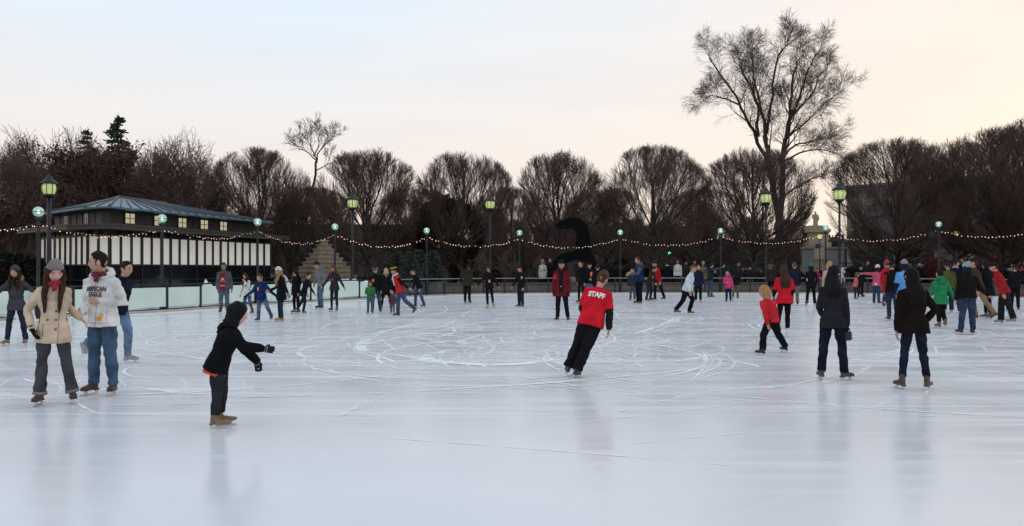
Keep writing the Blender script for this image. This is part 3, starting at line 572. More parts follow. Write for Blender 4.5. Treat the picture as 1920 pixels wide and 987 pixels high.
P(1234, 564, 489, -65, 'skater in red jacket and black trousers gliding left beside the dark brown jacket', sex='m', top=(0.42, 0.018, 0.022), legs=BLK, legname='trousers', hat=('beanie', (0.012, 0.012, 0.014)), hair=('short', DK), tp=14, hp=12, lR=((0.25, 0.05, -1), (-0.02, 0, -1)), lL=((-0.22, 0.08, -1), (-0.38, 0.06, -1)), boot=(0.025, 0.02, 0.02), aR=FRONT)
P(1288, 591, 497, 72, 'balding man in white sweater and black trousers, knees bent, gliding right', sex='m', top=(0.56, 0.60, 0.66), topname='sweater', wide=1.06, bulk=1.1, hair=('buzz', (0.11, 0.06, 0.04)), legs=(0.009, 0.009, 0.011), legname='trousers', lw=1.16, boot=(0.12, 0.10, 0.08), tp=18, hp=2, lL=((0.42, 0.16, -0.9), (-0.30, 0.05, -1)), lR=((-0.28, 0.16, -0.95), (-0.60, 0.1, -0.8)), aR=((0.05, 0.15, -1), (0.5, 0.0, -0.85)), aL=((0.2, 0.2, -0.9), (0.4, 0.1, -0.8)), skin=(0.48, 0.24, 0.17))
P(1309, 568, 496, -5, 'skater in dark navy coat standing behind the white sweater', sex='m', top=NAVY, topname='coat', hem=-0.2, legs=BLK, legname='trousers', hair=('short', BR), boot=(0.4, 0.4, 0.4))
P(1331, 559, 492, 120, 'man in steel-blue jacket stretching one arm sideways, in jeans', sex='m', top=(0.018, 0.022, 0.030), sleeve=(0.045, 0.06, 0.10), hat=('beanie', (0.01, 0.01, 0.012)), legs=(0.045, 0.075, 0.105), boot=(0.03, 0.05, 0.06), aR=((0.1, 0.9, 0.25), (0.1, 0.9, 0.3)), aL=((0.1, 0.9, 0.05), (0.4, 0.8, -0.1)), tp=10)
P(1366, 567, 507, -25, 'child in hot pink jacket and navy trousers', sex='k', hs=1.15, top=(0.56, 0.06, 0.17), hem=-0.15, hood=(0.50, 0.05, 0.15), hair=('short', DK), legs=(0.012, 0.018, 0.05), boot=(0.03, 0.025, 0.03), aR=CROSSED, roll=-5, tags=(('stripe', 0.0, 0.20, 0.12, 0.03, (0.7, 0.45, 0.5)),))
P(1379, 565, 496, 172, 'skater in black jacket with khaki trousers and white skates beside the pink child', sex='f', top=BLK, hem=-0.18, bulk=1.08, hair=('longback', (0.010, 0.008, 0.008)), legs=(0.16, 0.11, 0.075), legname='trousers', boot=(0.6, 0.6, 0.6), tags=(('patch', -0.10, 0.30, 0.06, 0.18, (0.30, 0.36, 0.20), True),))
# to the right
P(1447, 664, 535, -150, 'blonde girl in red jacket pushing off with legs wide apart', sex='k', hs=1.16, top=(0.52, 0.022, 0.034), hem=-0.06, hair=('bob', (0.36, 0.19, 0.085)), legs=(0.009, 0.009, 0.012), legname='trousers', lw=1.14, flare=0.01, boot=(0.02, 0.02, 0.025), tp=17, hp=6, hy_=52, lL=((-0.15, 0.68, -0.80), (-0.30, 0.42, -0.9)), lR=((0.25, 0.62, -0.80), (-0.15, 0.58, -0.9)), aL=((-0.25, 0.25, -0.9), (-0.1, 0.1, -0.9)), aR=((0.15, 0.25, -0.9), (0.15, 0.1, -0.95)))
P(1471, 633, 497, 176, 'woman in red STAFF shirt with long brown hair over its lettering', sex='f', top=(0.54, 0.014, 0.028), topname='shirt', short=True, sleeve=BLK, hem=-0.14, collar=False, bulk=1.1, hair=('longback', (0.05, 0.022, 0.014)), hairlen=0.22, legs=(0.008, 0.008, 0.010), legname='trousers', slim=True, lw=0.86, boot=(0.62, 0.62, 0.6), aR=((0.1, 0.25, -0.95), (0.6, -0.3, -0.6)), aL=((0.2, 0.25, -0.9), (0.8, -0.1, -0.3)), lL=((0.12, 0.10, -1), (-0.06, 0.14, -1)), lR=((0.05, 0.0, -1), (-0.10, -0.02, -1)), tp=6, text=(('STAFF', 0.105, 0.375, (0.75, 0.73, 0.70), True, 0.005, 0.86, 0.3),))
P(1446, 567, 487, 140, 'dark-haired skater in brown jacket with tan collar', sex='f', top=(0.028, 0.020, 0.018), hood=(0.10, 0.06, 0.035, 1), hair=('bob', (0.03, 0.014, 0.010)), legs=BLK, legname='trousers', boot=BRN)
P(1490, 573, 492, 165, 'man in navy coat and khaki trousers right of the long-haired STAFF woman', sex='m', top=(0.015, 0.019, 0.032), topname='coat', hem=-0.16, hair=('short', (0.08, 0.06, 0.05)), legs=(0.20, 0.145, 0.10), legname='trousers', boot=BRN)
P(1521, 575, 493, 168, 'skater in teal knit hat and long black coat', sex='f', top=BLK, topname='coat', hem=-0.20, hat=('beanie', (0.015, 0.16, 0.23)), hair=('bob', DK), legs=(0.009, 0.009, 0.012), legname='trousers', flare=0.012, boot=(0.35, 0.35, 0.36), lL=((-0.08, 0.16, -1), (-0.2, 0.12, -1)), lR=((0.12, 0.10, -1), (-0.08, 0.06, -1)), aL=POCKET, aR=POCKET)
P(1554, 585, 490, 150, 'blonde woman in cream coat mostly hidden by the charcoal coat', sex='f', top=(0.42, 0.34, 0.26), topname='coat', hem=-0.2, hair=('bob', (0.36, 0.22, 0.10)), legs=(0.02, 0.02, 0.03), boot=BRN, hy_=-40)
P(1562, 713, 498, 158, 'dark-haired woman in charcoal coat and navy jeans with a pouch in her hand', sex='f', top=(0.020, 0.020, 0.025), topname='coat', hem=-0.17, bulk=1.0, hair=('longback', (0.008, 0.006, 0.007)), hairlen=0.12, legs=(0.010, 0.013, 0.026), lw=1.02, flare=0.004, boot=(0.07, 0.040, 0.028), glove=(0.010, 0.010, 0.012), tp=7, hp=8, hy_=-22, aR=((0.02, 0.16, -1), (0.10, 0.06, -1)), aL=((0.1, 0.2, -0.9), (0.75, -0.2, -0.4)), lL=((0.05, 0.14, -1), (-0.08, 0.08, -1)), lR=((0.08, 0.12, -1), (-0.10, 0.08, -1)), toeR=45, toeL=15)
P(1713, 731, 501, 176, 'woman with very long black hair in dark brown jacket, hand on hip', sex='f', top=(0.012, 0.008, 0.007), hem=-0.15, bulk=1.14, hair=('longback', (0.005, 0.004, 0.005)), hairlen=0.20, legs=(0.011, 0.015, 0.029), slim=True, lw=0.86, boot=(0.075, 0.045, 0.034), aR=((-0.10, 0.55, -0.85), (0.25, -0.55, -0.75)), aL=((0.06, 0.20, -1), (0.18, 0.05, -1)), lL=((0.05, 0.10, -1), (-0.02, 0.10, -1)), lR=((0.0, 0.13, -1), (-0.06, 0.12, -1)), tp=5, toeR=38, toeL=10, skin=(0.42, 0.22, 0.16))
P(1603, 562, 511, 60, 'girl in pink jacket kicking one leg out behind the black hats', sex='k', hs=1.15, top=(0.50, 0.09, 0.13), hair=('bob', (0.12, 0.07, 0.04)), legs=(0.016, 0.024, 0.05), boot=BRN, aL=OUT, aR=OUT, tp=10, lR=((0.1, 0.0, -1), (-0.05, 0, -1)), lL=((0.55, 0.2, -0.8), (0.55, 0.15, -0.9)))
P(1613, 557, 496, 5, 'bearded man in black coat and black hat at the far rail', sex='m', top=BLK, topname='coat', hem=-0.25, hat=('brim', (0.008, 0.008, 0.009)), legs=BLK, legname='trousers', boot=BLK, noskate=True, skin=(0.30, 0.2, 0.15))
P(1643, 571, 496, 130, 'girl in pink jacket and white hat with arm stretched out', sex='k', hs=1.08, top=(0.50, 0.085, 0.14), hat=('beanie', (0.55, 0.55, 0.58)), hair=('bob', DK), legs=(0.035, 0.05, 0.085), boot=(0.03, 0.025, 0.03), aR=((0.1, 0.7, -0.1), (0.2, 0.7, -0.3)), aL=((0.1, 0.95, 0.05), (0.2, 0.95, 0.05)), tp=8, tags=(('bag', 0.05, -0.03, 0.12, 0.10, (0.5, 0.5, 0.52), True),))
P(1662, 577, 487, 130, 'skater in scarlet hat and red jacket', sex='f', top=(0.36, 0.02, 0.028), hat=('beanie', (0.42, 0.022, 0.05)), hair=('short', BR), legs=DJEAN, boot=(0.03, 0.025, 0.03), lL=BENT, lR=TRAIL, scarf=(0.3, 0.18, 0.16), hy_=50)
P(1673, 602, 490, 165, 'dark-haired skater in black vest with red sleeves and dark jeans', sex='m', top=BLK, topname='vest', sleeve=(0.36, 0.018, 0.022), hair=('short', (0.008, 0.007, 0.007)), legs=(0.022, 0.034, 0.065), boot=(0.05, 0.04, 0.04), lL=((0.1, 0.02, -1), (-0.1, 0, -1)), lR=((-0.08, 0.04, -1), (-0.3, 0.03, -1)))
P(1696, 612, 486, 160, 'skater in sky-blue shirt and grey beanie left of the long-haired woman', sex='f', top=(0.12, 0.30, 0.62), topname='shirt', short=True, sleeve=NAVY, hat=('beanie', (0.24, 0.22, 0.21)), hair=('bob', (0.010, 0.010, 0.014)), legs=(0.016, 0.022, 0.045), boot=(0.05, 0.04, 0.04), scarf=(0.012, 0.012, 0.016), aR=((0.15, 0.3, -0.9), (0.25, 0.1, -0.9)))
P(1764, 616, 505, 178, 'boy in bright green hooded jacket balancing on one skate', sex='k', hs=1.1, top=(0.025, 0.21, 0.085), hem=-0.20, hood=(0.022, 0.19, 0.078), bulk=1.08, hair=('short', (0.010, 0.009, 0.010)), legs=(0.009, 0.009, 0.011), legname='trousers', slim=True, boot=(0.17, 0.08, 0.045), lR=((0.2, 0.0, -1), (-0.5, 0, -0.8)), lL=((0.05, -0.05, -1), (-0.03, -0.03, -1)), aR=OUTL, aL=((0.4, 0.1, -0.9), (0.7, -0.3, -0.2)))
P(1778, 588, 492, 165, 'skater in olive green jacket and teal trousers behind the green boy', sex='m', top=(0.075, 0.085, 0.025), hair=('short', (0.012, 0.010, 0.010)), legs=(0.012, 0.030, 0.040), legname='trousers', lw=1.15, boot=(0.3, 0.3, 0.3))
P(1791, 586, 487, 150, 'dark-jacketed man with striped collar and jeans, right of the olive jacket', sex='m', top=(0.011, 0.013, 0.024), hair=('short', (0.014, 0.011, 0.010)), legs=(0.025, 0.035, 0.085), boot=(0.04, 0.025, 0.03), hy_=-50, scarf=(0.30, 0.31, 0.33))
P(1815, 628, 491, 176, 'skater in pale blue hat and black quilted jacket, back to us', sex='m', top=(0.011, 0.010, 0.009), bulk=1.12, quilt=0.010, hem=-0.06, hat=('beanie', (0.20, 0.34, 0.38)), hair=('bob', (0.010, 0.010, 0.016)), legs=(0.028, 0.046, 0.085), lw=1.12, boot=(0.03, 0.028, 0.035), lL=((0.04, 0.12, -1), (-0.03, 0.10, -1)), lR=((0.04, 0.06, -1), (-0.03, 0.05, -1)), aR=((0.0, 0.45, -0.85), (0.05, 0.75, -0.65)), aL=((0.1, 0.2, -0.95), (0.4, 0.0, -0.8)))
P(1834, 600, 485, -110, 'skater in olive-brown jacket and khaki trousers kicking back a brown boot', sex='m', top=(0.055, 0.042, 0.024), bulk=1.15, hair=('short', (0.014, 0.010, 0.009)), legs=(0.27, 0.18, 0.10), legname='trousers', boot=(0.07, 0.04, 0.026), tp=12, lR=BENT, lL=((-0.35, 0.1, -0.9), (-0.55, 0.1, -0.82)), hy_=10)
P(1853, 598, 489, -150, 'dark-coated woman with white hair clip left of the red jacket', sex='f', top=(0.009, 0.010, 0.013), topname='coat', hem=-0.28, hair=('bob', (0.010, 0.011, 0.014)), legs=BLK, legname='trousers', slim=True, lw=0.85, boot=(0.14, 0.08, 0.05), aL=FRONT, tags=())
P(1882, 609, 492, -130, 'stooping man in red jacket and black cap with dark trousers', sex='m', top=(0.30, 0.020, 0.020), bulk=1.08, hat=('cap', (0.014, 0.013, 0.013)), hair=('short', DK), legs=(0.018, 0.018, 0.018), legname='trousers', lw=1.2, flare=0.01, boot=(0.22, 0.22, 0.22), tp=20, hp=14, hy_=15, lR=((0.18, 0.05, -1), (0.02, 0.03, -1)), lL=((-0.36, 0.22, -0.95), (-0.30, 0.22, -0.9)), aR=((0.3, 0.1, -0.9), (0.2, 0.05, -1)), aL=((-0.1, 0.2, -0.9), (0.1, 0.1, -0.9)), skin=(0.5, 0.22, 0.17))
P(1903, 583, 497, 150, 'black-clad skater behind the red-jacketed man with black cap', sex='m', top=BLK, legs=BLK, legname='trousers', hair=('short', DK), boot=(0.03, 0.025, 0.02), aR=OUTL)

# onlookers standing beyond the railing
def B(px, hy, d, label, **k): person(px, 0, hy, k.pop('yaw', random.choice((0, 15, -20, 175))), label, ON, d=d, noskate=True, **k)
B(1018, 486, 58, 'onlooker in white coat beyond the rail, left of the attendant', sex='f', top=(0.6, 0.58, 0.52), topname='coat', hem=-0.25, legs=BLK, legname='trousers', hair=('bob', BLOND))
B(1031, 484, 58.6, 'onlooker in dark coat beside the white coat beyond the rail', top=(0.02, 0.014, 0.014), legs=BLK, legname='trousers')
B(1251, 490, 60, 'onlooker in black with white collar beyond the hedge gap', top=BLK, legs=BLK, legname='trousers', scarf=(0.5, 0.5, 0.5))
B(1271, 486, 60, 'onlooker in white jacket beyond the white sweater', sex='f', top=(0.62, 0.62, 0.60), legs=(0.02, 0.02, 0.03), hair=('bob', BR))
B(1286, 490, 62, 'onlooker in dull brown jacket just right of the white jacket', top=(0.06, 0.04, 0.028), legs=BLK, legname='trousers')
B(1301, 488, 61, 'onlooker in maroon jacket beyond the rail', top=(0.10, 0.02, 0.022), legs=BLK, legname='trousers')
B(1318, 490, 59, 'onlooker in khaki jacket leaning toward the rail', top=(0.17, 0.14, 0.075), legs=(0.12, 0.1, 0.06), legname='trousers', hat=('beanie', (0.4, 0.4, 0.4)))
B(1341, 506, 54.5, 'small figure in black with pale face just behind the steel-blue jacket', sex='k', hs=1.1, top=BLK, legs=(0.10, 0.08, 0.04), legname='trousers')
B(1532, 503, 56, 'child in crimson jacket behind the teal hat', sex='k', hs=1.1, top=(0.40, 0.03, 0.07), legs=BLK, legname='trousers', yaw=5)
B(1540, 500, 56.5, 'onlooker in black beside the crimson child', top=BLK, legs=BLK, legname='trousers', yaw=-10)
B(1405, 500, 57, 'onlooker in charcoal coat under the trees', top=(0.022, 0.02, 0.022), topname='coat', hem=-0.2, legs=BLK, legname='trousers')
B(1806, 484, 56, 'dark-haired onlooker in black above the pale blue hat', top=BLK, legs=BLK, legname='trousers', hair=('short', BR), yaw=-60)
B(1908, 490, 58, 'onlooker in dark red jacket at the far corner of the rail', top=(0.20, 0.02, 0.03), legs=BLK, legname='trousers')
B(1700, 488, 58, 'onlooker with brown face turned, above the grey beanie', top=(0.03, 0.022, 0.02), legs=BLK, legname='trousers', yaw=-40)

for px, hy, dd, lb, t_ in ((1625, 489, 57, 'onlooker in dark green jacket right of the black hat at the rail', (0.015, 0.025, 0.018)), (1722, 492, 56.5, 'onlooker in black beside the crimson-stemmed shrub', BLK), (1738, 488, 58, 'onlooker in dull blue jacket left of the green hooded boy', (0.02, 0.03, 0.06)),
    (1826, 486, 57, 'onlooker in tan coat above the quilted black jacket', (0.13, 0.09, 0.055)), (1846, 488, 56, 'onlooker in dark slate jacket just above the white hair clip', (0.02, 0.022, 0.028)), (1864, 490, 57.5, 'onlooker in brown coat left of the stooping red jacket', (0.05, 0.03, 0.02)),
    (1895, 493, 56.5, 'onlooker in pale grey jacket near the right edge beyond the rail', (0.25, 0.25, 0.26)), (1916, 495, 57, 'onlooker in pink coat at the right edge beyond the rail', (0.4, 0.08, 0.12)), (1384, 492, 58, 'onlooker in plum jacket right of the khaki trousers', (0.06, 0.02, 0.04)), (1356, 494, 59, 'onlooker in dark teal jacket left of the pink child', (0.012, 0.04, 0.045))):
    B(px, hy, dd, lb, top=t_, legs=BLK, legname='trousers', hair=(random.choice(('short', 'bob')), random.choice((DK, BR))))

# the pouch carried by the woman in the charcoal coat
_b, _J, _k = [v for q, v in RES.items() if q.startswith('dark-haired woman in charcoal coat')][0]
_p = _b.matrix_basis @ (_J['wrR'] + _J['hdR'].normalized() * 0.17 * _k)
pouch = empty('pouch', _p, 0.4); tag(pouch, 'small black pouch hanging from the gloved hand of the charcoal coat', 'pouch')
bm = bmesh.new(); loft(bm, [(V((0, 0, z)), V((a, 0, 0)), V((0, b, 0))) for z, a, b in ((-0.085, 0.05, 0.03), (-0.07, 0.062, 0.042), (0.02, 0.066, 0.044), (0.045, 0.055, 0.03))], 14)
solid('bag', bm, 0.008, leather((0.022, 0.018, 0.014)), pouch, 2, 0.004)
bm = bmesh.new(); tube(bm, [V((-0.05, 0, 0.03)), V((-0.025, 0, 0.09)), V((0.02, 0, 0.09)), V((0.05, 0, 0.03))], [0.008] * 4, 8); finish(bm, 'strap', leather((0.02, 0.016, 0.014)), pouch, True)
bm = bmesh.new(); ball(bm, V((0.035, -0.04, -0.05)), 0.012); finish(bm, 'clasp', surf('gold', (0.4, 0.28, 0.10), 0.35, 0.1, metal=0.8), pouch, True)
# ------------------------------------------------------------------ the rink and its ground
EDGE = [(-14.5, -7), (-17.6, 4), (-17.2, 14), (-15.5, 23.8), (-13.2, 27.8), (-12.1, 30.3), (-10.9, 34.2), (-8.4, 38.9), (-4.9, 45.0), (-1.9, 47.9), (1.4, 49.3), (6.8, 50.2), (14.7, 50.2), (21.6, 49.2), (26.6, 42.6), (29.0, 34), (29.0, 22), (26, 10), (20, 0), (10, -8), (-2, -11), (-9, -10)]
def spline(pts, per=8, closed=True):
    out = []; n = len(pts)
    for i in range(n if closed else n - 1):
        p = [V((*pts[(i + j) % n], 0)) for j in (-1, 0, 1, 2)]
        for q in range(per):
            t = q / per
            out.append(0.5 * ((2 * p[1]) + (-p[0] + p[2]) * t + (2 * p[0] - 5 * p[1] + 4 * p[2] - p[3]) * t * t + (-p[0] + 3 * p[1] - 3 * p[2] + p[3]) * t ** 3))
    return out
RIM = spline(EDGE, 8)
def offset(curve, o):
    n = len(curve); out = []
    for i in range(n):
        d = (curve[(i + 1) % n] - curve[i - 1]).normalized(); out.append(curve[i] + V((-d.y, d.x, 0)) * o)
    return out
CX = V((6, 22, 0))
if (offset(RIM, 1)[30] - CX).length < (RIM[30] - CX).length: OUTSIGN = -1
else: OUTSIGN = 1
def ring(o): return offset(RIM, o * OUTSIGN)
def px_of(p): return 960 + FPX * p.x / max(p.y, 0.1)

def fill(name, poly, z, m, kind='structure', uvs=None):
    bm = bmesh.new(); f = bm.faces.new([bm.verts.new((p.x, p.y, z)) for p in poly]); f.normal_update()
    if f.normal.z < 0: f.normal_flip()
    o = finish_flat(bm, name, m); o['kind'] = kind; return o
def finish_flat(bm, name, m):
    me = bpy.data.meshes.new(name); bm.to_mesh(me); bm.free(); me.materials.append(m); return link(name, me)
def band(name, a, b, za, zb, m, idx=None):
    bm = bmesh.new(); n = len(a); idx = idx or range(n)
    va = [bm.verts.new((p.x, p.y, za)) for p in a]; vb = [bm.verts.new((p.x, p.y, zb)) for p in b]
    for i in idx:
        j = (i + 1) % n; f = bm.faces.new((va[i], va[j], vb[j], vb[i])); f.normal_update()
        if f.normal.z < 0: f.normal_flip()
    return finish_flat(bm, name, m)

def ice_mat():
    m, nt, out = new_mat('ice'); L = nt.links.new
    b = N(nt, 'ShaderNodeBsdfPrincipled'); tc = N(nt, 'ShaderNodeTexCoord')
    def noise_(scale, detail, stretch, rot=0, dist=0.0, src=None):
        mp = N(nt, 'ShaderNodeMapping'); mp.inputs['Scale'].default_value = stretch; mp.inputs['Rotation'].default_value = (0, 0, rot)
        L(tc.outputs['Object'], mp.inputs['Vector'])
        n = N(nt, 'ShaderNodeTexNoise'); n.inputs['Scale'].default_value = scale; n.inputs['Detail'].default_value = detail; n.inputs['Distortion'].default_value = dist
        L(mp.outputs[0], n.inputs['Vector']); return n.outputs['Fac']
    def rmp(x, *stops): r = ramp(nt, stops); L(x, r.inputs[0]); return r.outputs[0]
    def math_(op, a, bb):
        n = N(nt, 'ShaderNodeMath'); n.operation = op; n.use_clamp = True
        for i, q in enumerate((a, bb)):
            if isinstance(q, (int, float)): n.inputs[i].default_value = q
            else: L(q, n.inputs[i])
        return n.outputs[0]
    # fine skate cuts: thin rings about many centres, broken up by noise
    cuts = None
    for i, (cx, cy, sc, ang) in enumerate(((4, 26, 0.55, 0.3), (-9, 9, 0.42, 1.1), (16, 14, 0.47, 2.0), (-2, 40, 0.6, 0.7), (11, 33, 0.8, 1.6), (-20, 30, 0.35, 0.1), (25, 25, 0.4, 0.2))):
        mp = N(nt, 'ShaderNodeMapping'); mp.inputs['Location'].default_value = (-cx, -cy, 0)
        L(tc.outputs['Object'], mp.inputs['Vector'])
        w = N(nt, 'ShaderNodeTexWave'); w.wave_type = 'RINGS'; w.rings_direction = 'Z'; w.inputs['Scale'].default_value = sc; w.inputs['Distortion'].default_value = 3.0; w.inputs['Detail'].default_value = 1; w.inputs['Detail Scale'].default_value = 0.12
        L(mp.outputs[0], w.inputs['Vector'])
        line = rmp(w.outputs['Fac'], (0.985, 0.0), (1.0, 1.0))
        brk = rmp(noise_(0.16 + 0.03 * i, 2, (1, 1, 1), i), (0.52, 0.0), (0.64, 0.5))
        c = math_('MULTIPLY', line, brk); cuts = c if cuts is None else math_('MAXIMUM', cuts, c)
    scuff = math_('MULTIPLY', rmp(noise_(3.0, 6, (0.5, 1.6, 1), 0.25, 0.4), (0.56, 0.0), (0.72, 0.6)), rmp(noise_(0.16, 4, (1, 1, 1)), (0.48, 0.0), (0.65, 1.0)))
    streak = rmp(noise_(2.2, 5, (0.12, 2.4, 1), -0.18, 0.6), (0.56, 0.0), (0.80, 0.42))
    streak2 = rmp(noise_(2.6, 5, (2.2, 0.16, 1), 0.9, 0.5), (0.62, 0.0), (0.84, 0.25))
    chips = rmp(noise_(26, 2, (1, 1, 1)), (0.74, 0.0), (0.78, 0.8))
    snow = math_('MAXIMUM', math_('MAXIMUM', cuts, scuff), math_('MAXIMUM', math_('MAXIMUM', streak, streak2), chips))
    sx = N(nt, 'ShaderNodeSeparateXYZ'); L(tc.outputs['Object'], sx.inputs[0])
    worn = N(nt, 'ShaderNodeMapRange'); worn.inputs['From Min'].default_value = 8; worn.inputs['From Max'].default_value = 19; worn.inputs['To Min'].default_value = 0.16; worn.inputs['To Max'].default_value = 1.0; L(sx.outputs['Y'], worn.inputs['Value'])   # the near side was resurfaced last
    snow = math_('MULTIPLY', snow, worn.outputs[0])
    snow = math_('MAXIMUM', snow, math_('MAXIMUM', rmp(noise_(1.5, 6, (0.10, 2.0, 1), -0.10, 0.4), (0.50, 0.0), (0.85, 0.40)), rmp(noise_(1.1, 6, (0.14, 1.7, 1), 0.32, 0.5), (0.55, 0.0), (0.85, 0.38))))   # faint wide sweeps everywhere
    base = rmp(noise_(0.22, 5, (1, 1, 1), 0, 0.5), (0.3, (0.68, 0.685, 0.722)), (0.7, (0.765, 0.77, 0.80)))
    mix = N(nt, 'ShaderNodeMix'); mix.data_type = 'RGBA'; L(snow, mix.inputs['Factor']); L(base, mix.inputs['A']); mix.inputs['B'].default_value = (0.93, 0.94, 0.95, 1)
    L(mix.outputs['Result'], b.inputs['Base Color'])
    rr = rmp(noise_(0.9, 4, (0.5, 1.3, 1), 0.5), (0.3, 0.14), (0.7, 0.24))
    ro = N(nt, 'ShaderNodeMix'); ro.data_type = 'FLOAT'; L(snow, ro.inputs['Factor']); L(rr, ro.inputs['A']); ro.inputs['B'].default_value = 0.75
    L(ro.outputs['Result'], b.inputs['Roughness']); b.inputs['IOR'].default_value = 1.31
    bp = N(nt, 'ShaderNodeBump'); bp.inputs['Strength'].default_value = 0.06; bp.inputs['Distance'].default_value = 0.01
    h = math_('ADD', math_('MULTIPLY', snow, 0.6), math_('MULTIPLY', noise_(5.0, 5, (0.7, 1.3, 1)), 0.5)); L(h, bp.inputs['Height']); L(bp.outputs[0], b.inputs['Normal'])
    L(b.outputs[0], out.inputs[0]); return m
ICE = ice_mat()
fill('ice', RIM, 0.0, ICE)
SNOW = surf('snow', (0.72, 0.74, 0.78), 0.85, 0.10, 4, 0.4, 20)
def ground_mat(name, base, snow, lo, hi, scale):
    m, nt, out = new_mat(name); L = nt.links.new
    b = N(nt, 'ShaderNodeBsdfPrincipled'); b.inputs['Roughness'].default_value = 0.95; b.inputs['Specular IOR Level'].default_value = 0.15
    tc = N(nt, 'ShaderNodeTexCoord')
    n = N(nt, 'ShaderNodeTexNoise'); n.inputs['Scale'].default_value = scale; n.inputs['Detail'].default_value = 7; L(tc.outputs['Object'], n.inputs['Vector'])
    n2 = N(nt, 'ShaderNodeTexNoise'); n2.inputs['Scale'].default_value = scale * 8; n2.inputs['Detail'].default_value = 5; L(tc.outputs['Object'], n2.inputs['Vector'])
    r2 = ramp(nt, [(0.3, tuple(x * 0.7 for x in base)), (0.7, tuple(x * 1.3 for x in base))]); L(n2.outputs['Fac'], r2.inputs[0])
    r = ramp(nt, [(lo, 0.0), (hi, 1.0)]); L(n.outputs['Fac'], r.inputs[0])
    mx = N(nt, 'ShaderNodeMix'); mx.data_type = 'RGBA'; L(r.outputs[0], mx.inputs['Factor']); L(r2.outputs[0], mx.inputs['A']); mx.inputs['B'].default_value = (*snow, 1)
    L(mx.outputs['Result'], b.inputs['Base Color']); L(b.outputs[0], out.inputs[0]); return m
gm = ground_mat('winter_ground', (0.045, 0.038, 0.028), (0.6, 0.62, 0.66), 0.60, 0.66, 0.10)
bm = bmesh.new(); S = 900
bm.faces.new([bm.verts.new(p) for p in ((-S, -S, -0.05), (S, -S, -0.05), (S, S, -0.05), (-S, S, -0.05))])
finish_flat(bm, 'ground', gm)['kind'] = 'structure'
pav = ground_mat('paving', (0.085, 0.08, 0.075), (0.62, 0.64, 0.68), 0.52, 0.56, 0.42)
band('paving', ring(0.32), ring(5.2), -0.02, -0.02, pav)['kind'] = 'structure'
KERB = surf('kerb_concrete', (0.45, 0.43, 0.39), 0.9, 0.15, 3, 0.3, 30)
o = band('rink_kerb', ring(-0.02), ring(0.0), 0.0, 0.10, KERB); o['kind'] = 'structure'
o = band('kerb_top', ring(0.0), ring(0.32), 0.10, 0.10, SNOW); o['kind'] = 'structure'
# strip along the rim whose warm colour paints light glowing on the ice
rim_glow_tint = surf('rim_glow_tint', (0.80, 0.74, 0.66), 0.8, 0.08, 2, 0.3, 20)
o = band('painted_glow_strip', ring(-0.75), ring(-0.03), 0.004, 0.03, rim_glow_tint); o['kind'] = 'structure'

# skate marks: narrow ridges of shaved ice
m, nt, out = new_mat('shaved_ice'); L = nt.links.new
b = N(nt, 'ShaderNodeBsdfPrincipled'); b.inputs['Base Color'].default_value = (0.93, 0.94, 0.95, 1); b.inputs['Roughness'].default_value = 0.8
tr = N(nt, 'ShaderNodeBsdfTransparent'); mx = N(nt, 'ShaderNodeMixShader'); tc = N(nt, 'ShaderNodeTexCoord')
n1 = N(nt, 'ShaderNodeTexNoise'); n1.inputs['Scale'].default_value = 5; n1.inputs['Detail'].default_value = 6; L(tc.outputs['Object'], n1.inputs['Vector'])
n3 = N(nt, 'ShaderNodeTexNoise'); n3.inputs['Scale'].default_value = 0.7; n3.inputs['Detail'].default_value = 3; L(tc.outputs['Object'], n3.inputs['Vector'])
ad = N(nt, 'ShaderNodeMath'); ad.operation = 'ADD'; L(n1.outputs['Fac'], ad.inputs[0]); L(n3.outputs['Fac'], ad.inputs[1])
r = ramp(nt, [(0.40, 0.0), (0.56, 0.95)]); hf = N(nt, 'ShaderNodeMath'); hf.operation = 'MULTIPLY'; hf.inputs[1].default_value = 0.5; L(ad.outputs[0], hf.inputs[0]); L(hf.outputs[0], r.inputs[0])
L(r.outputs[0], mx.inputs[0]); L(tr.outputs[0], mx.inputs[1]); L(b.outputs[0], mx.inputs[2]); L(mx.outputs[0], out.inputs[0]); SHAVED = m
rng = random.Random(5)
mv, mf = [], []
def mark(pts, w, z):
    base = len(mv)
    for i, p in enumerate(pts):
        d = (pts[min(i + 1, len(pts) - 1)] - pts[max(0, i - 1)]).normalized(); nn = V((-d.y, d.x, 0)); ww = w * (0.25 + 0.75 * math.sin(math.pi * (i + 0.3) / (len(pts) - 0.4)))
        mv.append((*(p + nn * ww)[:2], z)); mv.append((*(p - nn * ww)[:2], z))
    for i in range(len(pts) - 1): mf.append((base + 2 * i, base + 2 * i + 1, base + 2 * i + 3, base + 2 * i + 2))
def arc(c, r, a0, a1, w, n=48, squash=1.0, z=None):
    mark([V((c[0] + r * math.cos(a0 + (a1 - a0) * i / n), c[1] + r * squash * math.sin(a0 + (a1 - a0) * i / n), 0)) for i in range(n + 1)], w, z or 0.004 + rng.random() * 0.003)
def gpt(px, py): d = depth(py); return V(((px - 960) / FPX * d, d, 0))
def photo_mark(pp, w):
    pts = spline([tuple(gpt(*q)[:2]) for q in pp], 10, False); mark(pts, w, 0.004 + rng.random() * 0.003)
